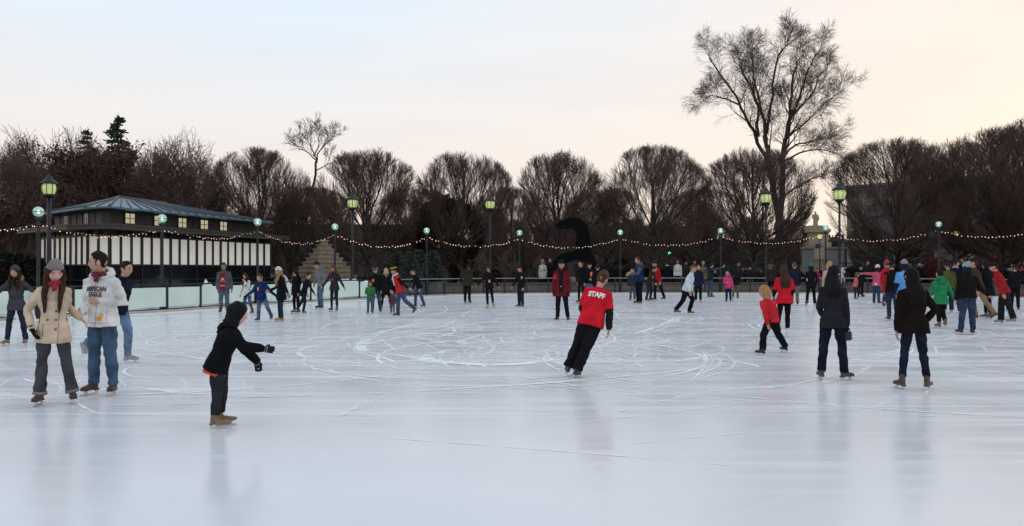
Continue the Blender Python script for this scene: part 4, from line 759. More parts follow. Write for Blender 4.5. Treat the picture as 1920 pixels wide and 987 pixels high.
for pp, w in (
    ([(905, 598), (800, 607), (720, 622), (680, 645), (690, 660), (760, 668), (850, 672)], 0.10),
    ([(920, 605), (800, 625), (700, 643), (675, 658), (720, 672), (800, 676)], 0.05),
    ([(885, 657), (820, 662), (800, 670), (820, 678), (900, 684), (980, 683), (1050, 675), (1110, 668)], 0.12),
    ([(845, 600), (830, 612), (760, 622), (700, 626)], 0.06),
    ([(1020, 620), (920, 628), (862, 640), (900, 652), (1000, 655), (1090, 650)], 0.07),
    ([(740, 622), (850, 648), (900, 650)], 0.03),
    ([(1280, 592), (1245, 607), (1215, 619), (1190, 625)], 0.05),
    ([(500, 740), (700, 738), (900, 727), (1060, 716), (1250, 698), (1330, 686)], 0.045),
    ([(240, 724), (350, 738), (500, 742)], 0.04), ([(640, 782), (680, 760), (740, 738)], 0.025),
    ([(1180, 620), (1240, 634), (1250, 640), (1200, 648), (1140, 652)], 0.05), ([(1240, 685), (1330, 672), (1420, 690)], 0.06),
    ([(1310, 660), (1325, 672), (1320, 690), (1290, 715)], 0.03), ([(1140, 668), (1210, 690)], 0.03),
    ([(290, 655), (370, 672), (420, 678)], 0.05), ([(510, 632), (620, 626), (700, 628)], 0.05), ([(1180, 770), (1330, 735), (1480, 722), (1620, 690)], 0.03),
    ([(1100, 600), (1200, 595), (1300, 606), (1420, 604)], 0.05)):
    photo_mark(pp, w * 1.15)
    photo_mark([(x + rng.uniform(-14, 14), y + rng.uniform(-3, 3)) for x, y in pp], w * 0.35)
for _ in range(110):
    px, py = rng.uniform(150, 1900), 562 + 140 * rng.random() ** 1.6
    c = gpt(px, py); r = rng.uniform(1.2, 7); a0 = rng.uniform(0, 6.28)
    arc((c.x, c.y), r, a0, a0 + rng.uniform(0.5, 2.4), rng.uniform(0.010, 0.035))
for _ in range(70):                                   # long loops, often doubled by the second blade
    px, py = rng.gauss(1050, 420), 566 + 120 * rng.random() ** 1.2
    c = gpt(px, py); r = rng.uniform(1.5, 5.5); a0 = rng.uniform(0, 6.28); a1 = a0 + rng.uniform(1.5, 4.5); w_ = rng.uniform(0.012, 0.05)
    for q in range(rng.choice((1, 1, 2, 3))): arc((c.x, c.y), r + q * rng.uniform(0.08, 0.3), a0 + rng.uniform(-.1, .1), a1 + rng.uniform(-.2, .2), w_ * (1 if q == 0 else 0.5))
for _ in range(60):
    px, py = rng.uniform(0, 1920), 562 + 260 * rng.random() ** 2.2
    c = gpt(px, py); a = rng.uniform(-0.5, 0.5) + (3.14 if rng.random() < .5 else 0); ln = rng.uniform(0.6, 4.0); dv = V((math.cos(a), math.sin(a), 0)); cv = V((-dv.y, dv.x, 0)) * rng.uniform(-0.25, 0.25)
    mark([c + dv * ln * t / 8 + cv * (t / 8) ** 2 for t in range(9)], rng.uniform(0.006, 0.020), 0.004 + rng.random() * 0.003)
me = bpy.data.meshes.new('skate_marks'); me.from_pydata(mv, [], mf); me.materials.append(SHAVED)
o = link('skate_marks', me); tag(o, 'white scratches and ridges of shaved ice left by skates', 'skate marks', kind='stuff')

# ------------------------------------------------------------------ railing round the rink
IRON = surf('painted_iron', (0.012, 0.014, 0.020), 0.45, 0.3, 8, 0.1, 40)
FROST = surf('frosted_glass', (0.66, 0.80, 0.72), 0.35, 0.10, 0.9, 0.1, 8, spec=0.5)
GREYM = surf('grey_metal', (0.20, 0.20, 0.20), 0.5, 0.2, 6, 0.1, 30)
FENCE = ring(0.16)
def walk(curve, i0, i1, step):
    """Points every step metres along the curve between two indices."""
    out = [curve[i0].copy()]; acc = 0
    for i in range(i0, i1):
        a, b_ = curve[i], curve[i + 1]; seg = (b_ - a).length; t = step - acc
        while t <= seg: out.append(a.lerp(b_, t / seg)); t += step
        acc = (acc + seg) % step
    return out
i_left = min(range(len(FENCE)), key=lambda i: (FENCE[i] - V((-17.3, 13, 0))).length)
i_mid = min(range(i_left, len(FENCE)), key=lambda i: abs(px_of(FENCE[i]) - 745) if FENCE[i].y > 20 else 1e9)
i_right = min(range(len(FENCE)), key=lambda i: (FENCE[i] - V((29.0, 33, 0))).length)
def railing(name, pts, label, panels, h=0.90):
    root = empty(name, pts[0]); inv = -pts[0]; tag(root, label, 'railing')
    for i, p in enumerate(pts):
        q = p + inv; d = (pts[min(i + 1, len(pts) - 1)] - pts[max(0, i - 1)]).normalized(); M = Matrix((d, V((-d.y, d.x, 0)), V((0, 0, 1)))).transposed()
        bm = bmesh.new(); box(bm, q + V((0, 0, 0.08 + h / 2)), 0.09 if panels else 0.085, 0.07, h, M); box(bm, q + V((0, 0, 0.09)), 0.16, 0.14, 0.025, M)
        finish(bm, 'post', IRON, root)
        if i + 1 < len(pts):
            a, b_ = q, pts[i + 1] + inv; c = (a + b_) / 2; ln = (b_ - a).length; d = (b_ - a).normalized(); M = Matrix((d, V((-d.y, d.x, 0)), V((0, 0, 1)))).transposed()
            bm = bmesh.new(); box(bm, c + V((0, 0, h + 0.11)), ln + 0.02, 0.09, 0.055, M); finish(bm, 'top_rail', IRON if panels else GREYM, root)
            if panels:
                bm = bmesh.new(); box(bm, c + V((0, 0, (h + 0.22) / 2)), ln - 0.10, 0.02, h - 0.20, M); finish(bm, 'glass_panel', FROST, root)
                bm = bmesh.new(); box(bm, c + V((0, 0, 0.115)), ln - 0.10, 0.05, 0.05, M); finish(bm, 'bottom_rail', IRON, root)
            else:
                bm = bmesh.new(); box(bm, c + V((0, 0, 0.20)), ln - 0.08, 0.04, 0.045, M); finish(bm, 'bottom_rail', IRON, root)
    return root
lp = walk(FENCE, i_left, i_mid, 1.75)
railing('panelled_railing', lp, 'dark railing with frosted green glass panels along the near side', True)
rp = walk(FENCE, i_mid, i_right, 1.42); rp[0] = lp[-1].lerp(rp[1], 0.12)
railing('open_railing', rp, 'open dark railing without glass along the far side of the rink', False)

# snow shovelled up behind the frosted panels
def snow_pile(px, d, L_, W_, H_, label, ang=0.0, seed=0):
    r_ = random.Random(seed); bm = bmesh.new(); n = 26; m_ = 14; vs = []
    for j in range(m_ + 1):
        for i in range(n + 1):
            u, v = i / n * 2 - 1, j / m_ * 2 - 1; e = max(0, 1 - abs(u) ** 3) * max(0, 1 - v * v)
            z = H_ * e * (0.65 + 0.7 * noise.noise(V((u * 3.2 + seed * 7, v * 2.0, seed)))) + 0.12 * e * noise.noise(V((u * 11, v * 7, seed)))
            vs.append(bm.verts.new((u * L_ / 2, v * W_ / 2, max(0, z) - 0.02)))
    for j in range(m_):
        for i in range(n): bm.faces.new((vs[j * (n + 1) + i], vs[j * (n + 1) + i + 1], vs[(j + 1) * (n + 1) + i + 1], vs[(j + 1) * (n + 1) + i]))
    o = finish(bm, 'snow_pile', SNOW, None, True); o.location = at(px, d, -0.02); o.rotation_euler = (0, 0, ang)
    tag(o, label, 'snow pile', 'snow shovelled off the ice'); return o
snow_pile(655, 41.5, 5.0, 1.6, 1.35, 'lumpy snow heap left of the tall lantern, behind the frosted panels', 0.9, 1)
snow_pile(20, 25.0, 3.0, 1.3, 1.15, 'snow heap behind the frosted panels near the grey coat', 0.9, 2)
snow_pile(395, 33.2, 2.6, 1.1, 1.15, 'small snow heap in front of the pavilion by the grey jacket', 1.1, 3)
snow_pile(300, 30.4, 3.4, 0.9, 1.02, 'low snow bank along the glass in front of the pavilion', 1.15, 4)
snow_pile(540, 39.0, 2.2, 1.2, 1.25, 'snow heap right of the pavilion corner', 0.9, 5)
snow_pile(1600, 66, 12, 3.0, 1.7, 'long snow bank beyond the hedge, between the gate pillars and the trees', 0.05, 6)
snow_pile(1045, 60, 14, 2.5, 0.55, 'flat snow patch on the beds behind the attendant', 0.0, 7)
snow_pile(1190, 59, 7, 2.2, 0.5, 'flat snow patch behind the blue vest', 0.0, 8)

# ------------------------------------------------------------------ lamps
GLOBE_M, nt, out = new_mat('globe_glass'); L = nt.links.new
b = N(nt, 'ShaderNodeBsdfPrincipled'); b.inputs['Base Color'].default_value = (0.50, 0.66, 0.58, 1); b.inputs['Roughness'].default_value = 0.08
b.inputs['Emission Color'].default_value = (0.22, 0.52, 0.26, 1); b.inputs['Emission Strength'].default_value = 0.16
tr = N(nt, 'ShaderNodeBsdfTransparent'); tr.inputs[0].default_value = (0.75, 0.95, 0.85, 1); mx = N(nt, 'ShaderNodeMixShader')
lw_ = N(nt, 'ShaderNodeLayerWeight'); lw_.inputs[0].default_value = 0.55; gm_ = N(nt, 'ShaderNodeMapRange'); gm_.inputs['To Min'].default_value = 0.84; gm_.inputs['To Max'].default_value = 0.97; L(lw_.outputs['Facing'], gm_.inputs['Value']); L(gm_.outputs[0], mx.inputs[0])
L(tr.outputs[0], mx.inputs[1]); L(b.outputs[0], mx.inputs[2]); L(mx.outputs[0], out.inputs[0]); GLOBE_M.cycles.emission_sampling = 'NONE'
CORE = emit('lamp_core', (0.70, 1.0, 0.62), 9.0)
def interp(x, xs, ys):
    for i in range(len(xs) - 1):
        if x <= xs[i + 1]: t = (x - xs[i]) / (xs[i + 1] - xs[i]); return ys[i] + t * (ys[i + 1] - ys[i])
    return ys[-1]
GLOBES = [(-160, 20.2, 3.40, 'just outside the left edge'), (72, 25.1, 3.38, 'at the pavilion\'s far end'), (304, 29.3, 3.43, 'in front of the middle of the pavilion'), (483, 34.4, 3.6, 'by the pavilion\'s right corner'), (628, 38.9, 3.63, 'above the red-haired woman in charcoal'),
          (800, 45.4, 3.75, 'above the evergreen planters'), (974, 49.3, 3.80, 'above the man with the yellow armband'), (1163, 50.6, 3.89, 'left of the man in the blue vest'), (1351, 50.8, 4.0, 'above the pink-jacketed child'), (1548, 50.2, 4.14, 'before the stone gate pillars'), (1760, 47.2, 4.21, 'above the green hooded boy'), (1990, 41.5, 4.25, 'past the right end')]
LEAF = {}
def globe_lamp(px, d, z, where):
    root = empty('globe_lamp', at(px, d, 0)); tag(root, 'globe lamp with green glass, ' + where, 'lamp', 'globe lamps round the rink')
    if 'pole' not in LEAF:
        bm = bmesh.new(); lathe(bm, [(0.10, 0), (0.10, 0.25), (0.055, 0.30), (0.05, 0.86), (0.058, 0.88), (0.045, 0.90), (0.042, 1.0)], n=12); LEAF['pole'] = finish(bm, 'pole', IRON, None, True)
        bm = bmesh.new(); ball(bm, V((0, 0, 0)), 0.160, nu=24, nv=16); LEAF['globe'] = finish(bm, 'globe', GLOBE_M, None, True)
        bm = bmesh.new(); lathe(bm, [(0.160, -0.010), (0.165, -0.007), (0.165, 0.007), (0.160, 0.010)], n=24); LEAF['ring'] = finish(bm, 'ring', surf('navy_ring', (0.012, 0.02, 0.08), 0.4, 0.1), None, True)
        bm = bmesh.new(); ball(bm, V((0, 0, 0)), 0.045, 0.045, 0.06); LEAF['lamp_core'] = finish(bm, 'lamp_core', CORE, None, True)
        bm = bmesh.new(); lathe(bm, [(0.05, -0.27), (0.10, -0.24), (0.11, -0.19), (0.08, -0.165)], n=14); LEAF['collar'] = finish(bm, 'collar', IRON, None, True)
        src = True
    else: src = False
    ob = {q: (LEAF[q] if src else LEAF[q].copy()) for q in ('pole', 'globe', 'ring', 'lamp_core', 'collar')}
    for q, w in ob.items():
        if not src: col.objects.link(w)
        w.parent = root if q in ('pole', 'globe', 'collar') else ob['globe']
    ob['pole'].scale = (1, 1, z - 0.26); s_ = 1.0 if d < 40 else 1.08
    for q in ('globe', 'collar'): ob[q].location = (0, 0, z); ob[q].scale = (s_,) * 3
    return root
for g in GLOBES: globe_lamp(*g)
# dark little flood light boxes on two of the poles
for i in (9, 10):
    px, d, z, w = GLOBES[i]; fl = empty('floodlight', at(px - 14, d - 0.1, zat(462 if i == 9 else 441, d))); tag(fl, 'small black floodlight box on the globe lamp pole ' + ('before the gate pillars' if i == 9 else 'above the green hooded boy'), 'floodlight', 'floodlights on the poles')
    bm = bmesh.new(); box(bm, (0, 0, 0), 0.26, 0.2, 0.28); finish(bm, 'housing', IRON, fl); bm = bmesh.new(); box(bm, (0.25, 0.03, -0.02), 0.26, 0.05, 0.05); finish(bm, 'bracket', IRON, fl)

WARM = emit('bulb', (1.0, 0.62, 0.44), 3.0, False)
bulb0 = None
for i in range(len(GLOBES) - 1):
    (pa, da, za, wa), (pb, db, zb, wb) = GLOBES[i], GLOBES[i + 1]
    A, B_ = at(pa, da, za - 0.34), at(pb, db, zb - 0.34); sag = (0.34 if i < 3 else 0.5) * (1.15 if i in (4, 6) else 1)
    wh = ['left of the pavilion', 'across the left half of the pavilion', 'across the right half of the pavilion', 'from the pavilion to the pyramid', 'in front of the tall lantern and planters', 'above the person in the olive parka', 'in front of the black arch', 'above the white sweater',
          'in front of the tallest tree', 'right of the stone gate pillars', 'at the right edge above the red jacket'][i]
    root = empty('string_lights', A); tag(root, 'sagging string of small warm bulbs ' + wh, 'string lights', 'strings of lights between the globe lamps')
    n = 34; pts = [A.lerp(B_, t / n) - V((0, 0, sag * 4 * (t / n) * (1 - t / n))) - A for t in range(n + 1)]
    bm = bmesh.new(); tube(bm, pts, [0.009] * len(pts), 5); finish(bm, 'cable', IRON, root)
    r_ = random.Random(i)
    for q in pts[1:-1]:
        if r_.random() < 0.06: continue
        if bulb0 is None:
            bm = bmesh.new(); ball(bm, V((0, 0, 0)), 0.014, 0.014, 0.022, nu=6, nv=4); bulb0 = finish(bm, 'bulb', WARM, root, True); ob = bulb0
        else: ob = bulb0.copy(); col.objects.link(ob); ob.parent = root
        s_ = r_.uniform(0.8, 1.15) * (0.72 if A.y < 36 else 1.1); ob.location = q + V((r_.uniform(-.03, .03), 0, -0.035 + r_.uniform(-0.05, 0.04))); ob.scale = (s_,) * 3

LANT_G, nt, out = new_mat('lantern_glass'); L = nt.links.new
b = N(nt, 'ShaderNodeBsdfPrincipled'); b.inputs['Base Color'].default_value = (0.36, 0.42, 0.20, 1); b.inputs['Roughness'].default_value = 0.25
tc = N(nt, 'ShaderNodeTexCoord'); n1 = N(nt, 'ShaderNodeTexNoise'); n1.inputs['Scale'].default_value = 7; L(tc.outputs['Object'], n1.inputs['Vector'])
r = ramp(nt, [(0.3, (0.24, 0.34, 0.10)), (0.7, (0.62, 0.68, 0.26))]); L(n1.outputs['Fac'], r.inputs[0]); L(r.outputs[0], b.inputs['Emission Color']); b.inputs['Emission Strength'].default_value = 0.55
L(b.outputs[0], out.inputs[0])
def lantern(px, py, d, dia, label):
    z = zat(py, d); root = empty('tall_lantern', at(px, d, 0)); tag(root, label, 'lamp post', 'tall park lanterns'); q = dia / 0.6
    bm = bmesh.new(); lathe(bm, [(0.17, 0), (0.17, 0.5), (0.10, 0.62), (0.085, z * 0.5), (0.07, z - 0.42 * q)], n=12); finish(bm, 'pole', IRON, root, True)
    bm = bmesh.new(); lathe(bm, [(0.10 * q, z - 0.42 * q), (0.20 * q, z - 0.36 * q), (0.24 * q, z - 0.27 * q)], n=12); finish(bm, 'base_cup', IRON, root, True)
    bm = bmesh.new(); lathe(bm, [(0.235 * q, z - 0.27 * q), (0.29 * q, z - 0.12 * q), (0.30 * q, z + 0.02 * q), (0.27 * q, z + 0.18 * q)], n=16); g = finish(bm, 'glass', LANT_G, root, True)
    bm = bmesh.new()
    for a in range(8):
        w = V((math.cos(a * math.pi / 4 + 0.2), math.sin(a * math.pi / 4 + 0.2), 0)) * q
        tube(bm, [w * 0.242 + V((0, 0, z - 0.27 * q)), w * 0.297 + V((0, 0, z - 0.12 * q)), w * 0.307 + V((0, 0, z + 0.02 * q)), w * 0.277 + V((0, 0, z + 0.18 * q))], [0.013] * 4, 5)
    finish(bm, 'frame', IRON, g)
    bm = bmesh.new(); lathe(bm, [(0.36 * q, z + 0.17 * q), (0.37 * q, z + 0.21 * q), (0.20 * q, z + 0.36 * q), (0.13 * q, z + 0.41 * q), (0.12 * q, z + 0.50 * q), (0.03 * q, z + 0.56 * q), (0.02 * q, z + 0.64 * q)], n=16); finish(bm, 'cap', IRON, root, True)
lantern(92, 353, 31, 0.53, 'tall green-glass lantern above the pavilion\'s far end')
lantern(661, 381, 44, 0.55, 'tall lantern right of the small stone pyramid')
lantern(919, 383, 53, 0.63, 'tall lantern above the woman in black with tan skates')
lantern(1436, 371, 55, 0.74, 'tall lantern standing before the tallest tree\'s trunk')
lantern(1574, 364, 53, 0.80, 'tall lantern right of the tallest tree, against open sky')
# small distant lamps
for px, py, d, dia, lb in ((825, 463, 75, 0.45, 'small distant lamp low behind the evergreen planters'), (1537, 444, 78, 0.46, 'small yellowish ball lamp between the gate pillars'), (1793, 438, 70, 0.5, 'small yellowish ball lamp by the light grey frame'), (1418, 441, 85, 0.4, 'faint pale lamp left of the tallest tree\'s lantern')):
    z = zat(py, d); root = empty('ball_lamp', at(px, d)); tag(root, lb, 'lamp', 'distant ball lamps')
    bm = bmesh.new(); lathe(bm, [(0.08, 0), (0.05, 0.3), (0.05, z - 0.2)], n=8); finish(bm, 'pole', IRON, root, True)
    bm = bmesh.new(); ball(bm, V((0, 0, z)), dia / 2, nu=12, nv=8); finish(bm, 'globe', emit('ball_glow', (0.75, 0.72, 0.30), 0.75, False), root, True)
for px, py, d, c, c2, lb in ((884, 479, 95, (0.1, 0.9, 0.6), (0.8, 0.05, 0.06), 'distant traffic light showing green, above the person in the olive parka'), (1255, 475, 95, (0.1, 0.9, 0.6), None, 'distant traffic light showing green, above the white jacket onlooker'), (640, 407, 95, (0.9, 0.12, 0.05), None, 'distant red signal beside the tall lantern near the pyramid')):
    z = zat(py, d); root = empty('traffic_light', at(px, d)); tag(root, lb, 'traffic light')
    bm = bmesh.new(); lathe(bm, [(0.1, 0), (0.07, z - 0.6)], n=8); finish(bm, 'pole', IRON, root)
    bm = bmesh.new(); box(bm, (0, 0, z - 0.25), 0.42, 0.28, 1.1); h_ = finish(bm, 'housing', IRON, root)
    bm = bmesh.new(); ball(bm, V((0, -0.15, z)), 0.17, 0.06, 0.17); finish(bm, 'lens', emit('signal', c, 2.2, False), h_, True)
    if c2: bm = bmesh.new(); ball(bm, V((-0.15, -0.15, z - 0.55)), 0.22, 0.08, 0.17); finish(bm, 'lens', emit('signal', c2, 0.25, False), h_, True)
# ------------------------------------------------------------------ pavilion
BLACKW = surf('black_panel', (0.010, 0.011, 0.012), 0.35, 0.3, 3, 0.05, 20)
DGLASS = surf('dark_glass', (0.008, 0.010, 0.011), 0.10, 0.3, 1.5, 0.03, 3, spec=0.6)
ROOFM = surf('seamed_metal_roof', (0.085, 0.15, 0.185), 0.42, 0.18, 1.2, 0.1, 12, metal=0.35)
WPANEL = surf('milk_glass', (0.80, 0.78, 0.72), 0.3, 0.05, 2, 0.05, 6, spec=0.5)
q = [n for n in WPANEL.node_tree.nodes if n.type == 'BSDF_PRINCIPLED'][0]; q.inputs['Emission Color'].default_value = (1.0, 0.92, 0.78, 1); q.inputs['Emission Strength'].default_value = 0.16; WPANEL.cycles.emission_sampling = 'NONE'   # the kiosk is lit inside
FASCIA = surf('bronze_fascia', (0.045, 0.042, 0.036), 0.5, 0.3, 3, 0.1, 20)
WALLPOLY = [V(p) for p in ((-22.1, 37.5, 0), (-17.75, 33.5, 0), (-16.6, 33.0, 0), (-14.1, 41.8, 0), (-13.4, 44.4, 0), (-17.5, 49.0, 0), (-24, 45.5, 0))]
pav_root = empty('pavilion', (-18.5, 40, 0)); tag(pav_root, 'black pavilion with a row of white glass panels and blue-grey seamed metal roof', 'pavilion'); PINV = -V((-18.5, 40, 0))
def poly_off(poly, o):
    n = len(poly); out = []
    for i in range(n):
        a = (poly[i] - poly[i - 1]).normalized(); b_ = (poly[(i + 1) % n] - poly[i]).normalized()
        na, nb = V((a.y, -a.x, 0)), V((b_.y, -b_.x, 0)); m_ = (na + nb).normalized(); out.append(poly[i] + m_ * o / max(0.4, m_.dot(na)))
    return out
WP = [p + PINV for p in WALLPOLY]
bm = bmesh.new(); prism(bm, WP, -0.04, 1.74); finish(bm, 'base_wall', DGLASS, pav_root)
bm = bmesh.new(); prism(bm, poly_off(WP, -0.06), 1.73, 3.22); finish(bm, 'wall', BLACKW, pav_root)
bm = bmesh.new(); prism(bm, poly_off(WP, 0.90), 3.21, 3.38); prism(bm, poly_off(WP, 0.94), 3.34, 3.41); finish(bm, 'canopy', FASCIA, pav_root)
CL = poly_off(WP, -0.55)
bm = bmesh.new(); prism(bm, CL, 3.39, 4.14); cw = finish(bm, 'clerestory_wall', surf('clerestory', (0.030, 0.027, 0.022), 0.5, 0.3, 2, 0.1, 12), pav_root)
# white panels, mullions and lower glazing bars on the four sides that can be seen
for s_i, (cnt) in ((0, 9), (1, 2), (2, 15), (3, 4)):
    a, b_ = WP[s_i], WP[s_i + 1]; d = (b_ - a); ln = d.length; d.normalize(); nrm = V((d.y, -d.x, 0)); M = Matrix((d, nrm, V((0, 0, 1)))).transposed()
    for i in range(cnt):
        c = a + d * ln * (i + 0.5) / cnt; pw = ln / cnt
        bm = bmesh.new(); box(bm, c + nrm * -0.03 + V((0, 0, 2.36)), pw * 0.84, 0.04, 1.18, M); finish(bm, 'white_panel', WPANEL, pav_root)
    bm = bmesh.new()
    for i in range(cnt + 1):
        c = a + d * (ln * i / cnt); box(bm, c + V((0, 0, 2.47)) + nrm * 0.02, 0.07 if i % 3 else 0.11, 0.08, 1.46, M)
        if i % 3 == 0: box(bm, c + V((0, 0, 0.85)) + nrm * 0.02, 0.06, 0.06, 1.74, M)
    box(bm, (a + b_) / 2 + nrm * 0.03 + V((0, 0, 1.75)), ln + 0.1, 0.09, 0.07, M); box(bm, (a + b_) / 2 + nrm * 0.03 + V((0, 0, 2.99)), ln + 0.1, 0.09, 0.07, M); box(bm, (a + b_) / 2 + nrm * 0.025 + V((0, 0, 1.1)), ln, 0.05, 0.05, M)
    finish(bm, 'mullions', IRON, pav_root)
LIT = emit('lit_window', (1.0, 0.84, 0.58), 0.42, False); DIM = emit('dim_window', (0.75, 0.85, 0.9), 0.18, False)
for s_i, spots in ((0, ((0.28, 0), (0.72, 0))), (2, ((0.13, 1), (0.34, 1), (0.53, 1), (0.72, 1), (0.90, 1)))):
    a, b_ = CL[s_i], CL[s_i + 1]; d = (b_ - a); ln = d.length; d.normalize(); nrm = V((d.y, -d.x, 0)); M = Matrix((d, nrm, V((0, 0, 1)))).transposed()
    for t, lit in spots:
        c = a + d * ln * t + V((0, 0, 3.78)); q = 0.62 if s_i == 2 else 0.5
        bm = bmesh.new(); box(bm, c + nrm * 0.012, q, 0.03, 0.46, M); wn = finish(bm, 'window', LIT if lit else DIM, pav_root)
        bm = bmesh.new(); box(bm, c + nrm * 0.035, 0.028, 0.03, 0.46, M); box(bm, c + nrm * 0.033, q, 0.03, 0.028, M)
        for sg in (-1, 1): box(bm, c + nrm * 0.036 + d * sg * q / 2, 0.05, 0.04, 0.52, M); box(bm, c + nrm * 0.034 + V((0, 0, sg * 0.24)), q, 0.04, 0.05, M)
        finish(bm, 'frame', BLACKW, wn)
    bm = bmesh.new()
    for i in range(1, 8): box(bm, a + d * ln * i / 8 + V((0, 0, 3.765)) + nrm * 0.01, 0.04, 0.03, 0.74, M)
    finish(bm, 'seam', FASCIA, cw)
EV = poly_off(WP, 0.15)
RA, RB = at(222, 39.3, 5.10) + PINV, at(312, 43.2, 5.10) + PINV
bm = bmesh.new(); n = len(EV); ev = [bm.verts.new((p.x, p.y, 4.17)) for p in EV]; ev2 = [bm.verts.new((p.x, p.y, 4.09)) for p in EV]; ra, rb = bm.verts.new(RA), bm.verts.new(RB)
for i in range(n): bm.faces.new((ev[i], ev[(i + 1) % n], ev2[(i + 1) % n], ev2[i]))
for tri in ((ev[0], ev[1], ra), (ev[1], ev[2], ra), (ev[2], ev[3], rb, ra), (ev[3], ev[4], rb), (ev[4], ev[5], rb), (ev[5], ev[6], ra, rb), (ev[6], ev[0], ra)):
    if len(tri) == 4: bm.faces.new(tri[:3]); bm.faces.new((tri[0], tri[2], tri[3]))
    else: bm.faces.new(tri)
bm.faces.new(ev2[::-1]); roof = finish(bm, 'roof', ROOFM, pav_root)
bm = bmesh.new()
def seams(a, b_, t0, t1, cnt):
    for i in range(cnt + 1):
        t = i / cnt; p = V((*a.lerp(b_, t)[:2], 4.175)); q = V(t0.lerp(t1, t)); p = p.lerp(q, 0.002); tube(bm, [p + V((0, 0, 0.02)), q + V((0, 0, 0.02))], [0.030, 0.030], 5, False)
seams(EV[0], EV[1], RA, RA, 10); seams(EV[1], EV[2], RA, RA, 2); seams(EV[2], EV[3], RA, RB, 15); seams(EV[3], EV[4], RB, RB, 4)
finish(bm, 'roof_seam', surf('roof_seam', (0.025, 0.035, 0.050), 0.5, 0.2, 5, 0, 1), roof)
bm = bmesh.new(); tube(bm, [RA + V((0, 0, 0.03)), RB + V((0, 0, 0.03))], [0.06, 0.06], 8)
for a in (1, 2): tube(bm, [V((EV[a].x, EV[a].y, 4.20)), RA + V((0, 0, 0.03))], [0.05, 0.05], 8)
finish(bm, 'ridge_cap', FASCIA, roof)

# ------------------------------------------------------------------ objects on the lawn beyond the rink
STONE = surf('pale_stone', (0.26, 0.21, 0.145), 0.9, 0.22, 4, 0.3, 20)
GRAN = surf('brown_granite', (0.135, 0.105, 0.085), 0.7, 0.2, 5, 0.1, 40)
# a plain stepped stone pyramid
d = 53; apex = at(608, d); base_z = -0.05; root = empty('stone_pyramid', apex, R(38)); tag(root, 'small pale tan pyramid of stepped stone courses among the trees', 'pyramid')
H_, W_ = 3.5, 4.2; cs = 12; st2 = surf('pale_stone_shade', (0.20, 0.155, 0.10), 0.9, 0.25, 4, 0.3, 20)
bm = bmesh.new()
for i in range(cs):
    w = W_ * (1 - i / cs) + 0.10; z = H_ * i / cs; h = H_ / cs
    box(bm, (0, 0, z + h * 0.36), w - 0.10, w - 0.10, h * 0.72); box(bm, (0, 0, z + h * 0.86), w, w, h * 0.27)
finish(bm, 'courses', [STONE], root)
# tan gabled panel behind it
root = empty('tan_panel', at(652, 57)); tag(root, 'tan panel with a pointed arched top, standing right of the pyramid', 'panel')
bm = bmesh.new(); pr = [(-0.33, -0.05), (0.33, -0.05), (0.34, 0.9), (0.22, 1.45), (0.02, 1.75), (-0.2, 1.45), (-0.33, 0.9)]
f0 = [bm.verts.new((x, -0.12, z)) for x, z in pr]; f1 = [bm.verts.new((x, 0.12, z)) for x, z in pr]
bm.faces.new(f0); bm.faces.new(f1[::-1])
for i in range(len(pr)): bm.faces.new((f0[i], f0[(i + 1) % len(pr)], f1[(i + 1) % len(pr)], f1[i]))
finish(bm, 'slab', surf('tan_paint', (0.42, 0.27, 0.13), 0.8, 0.12, 3, 0.2, 20), root)
bm = bmesh.new(); box(bm, (0, 0.02, 0.0), 0.95, 0.6, 0.14); finish(bm, 'plinth', GRAN, root)
# plain black bent-plate arch
d = 56; X0 = at(1080, d).x; root = empty('black_arch', at(1080, d)); tag(root, 'tall black bent steel plate arch behind the attendant', 'sculpture')
def plate(prof, y0, y1):
    bm = bmesh.new(); a = [bm.verts.new((at(px, d).x - X0, y0, zat(py, d))) for px, py in prof]; b_ = [bm.verts.new((at(px, d).x - X0 + 0.15, y1, zat(py, d))) for px, py in prof]
    k = len(prof); bm.faces.new(a[::-1]); bm.faces.new(b_)
    for i in range(k): bm.faces.new((a[i], a[(i + 1) % k], b_[(i + 1) % k], b_[i]))
    return bm
BSTEEL = surf('black_steel', (0.006, 0.006, 0.007), 0.8, 0.2, 4, 0.15, 20, spec=0.05)
finish(plate([(1037, 489), (1052, 476), (1075, 471), (1104, 470), (1112, 482), (1126, 528), (1124, 549), (1112, 549), (1108, 515), (1098, 492), (1078, 488), (1056, 494), (1043, 549), (1034, 549)], -0.5, 0.6), 'arch', BSTEEL, root)
finish(plate([(1078, 474), (1080, 436), (1066, 428), (1048, 430), (1039, 424), (1048, 415), (1066, 409), (1084, 409), (1098, 420), (1104, 445), (1106, 474)], -0.3, 0.35), 'hook', BSTEEL, root)
# planter boxes with small spruces
PLM = surf('planter', (0.11, 0.12, 0.11), 0.8, 0.2, 3, 0.2, 20)
def planter(px, d, w, h, label):
    o_ = empty('planter_box', at(px, d, -0.02)); tag(o_, label, 'planter', 'planter boxes at the rail')
    bm = bmesh.new(); box(bm, (0, 0, h / 2), w, w, h); finish(bm, 'box', PLM, o_); bm = bmesh.new()
    for sx, sy, lx, ly in ((0, -1, w + .08, .06), (0, 1, w + .08, .06), (-1, 0, .06, w - .04), (1, 0, .06, w - .04)): box(bm, (sx * w / 2, sy * w / 2, h + 0.02), lx, ly, 0.07)
    finish(bm, 'rim', PLM, o_); bm = bmesh.new(); box(bm, (0, 0, h - 0.01), w - 0.1, w - 0.1, 0.08); finish(bm, 'soil', surf('soil', (0.03, 0.022, 0.016), 0.95, 0.3, 20, 0.5, 40), o_)
planter(809, 46.9, 1.15, 0.80, 'square grey-green planter box right of the stooping man'); planter(767, 45.4, 1.0, 0.78, 'grey-green planter box half hidden by the stooping man and red vest')
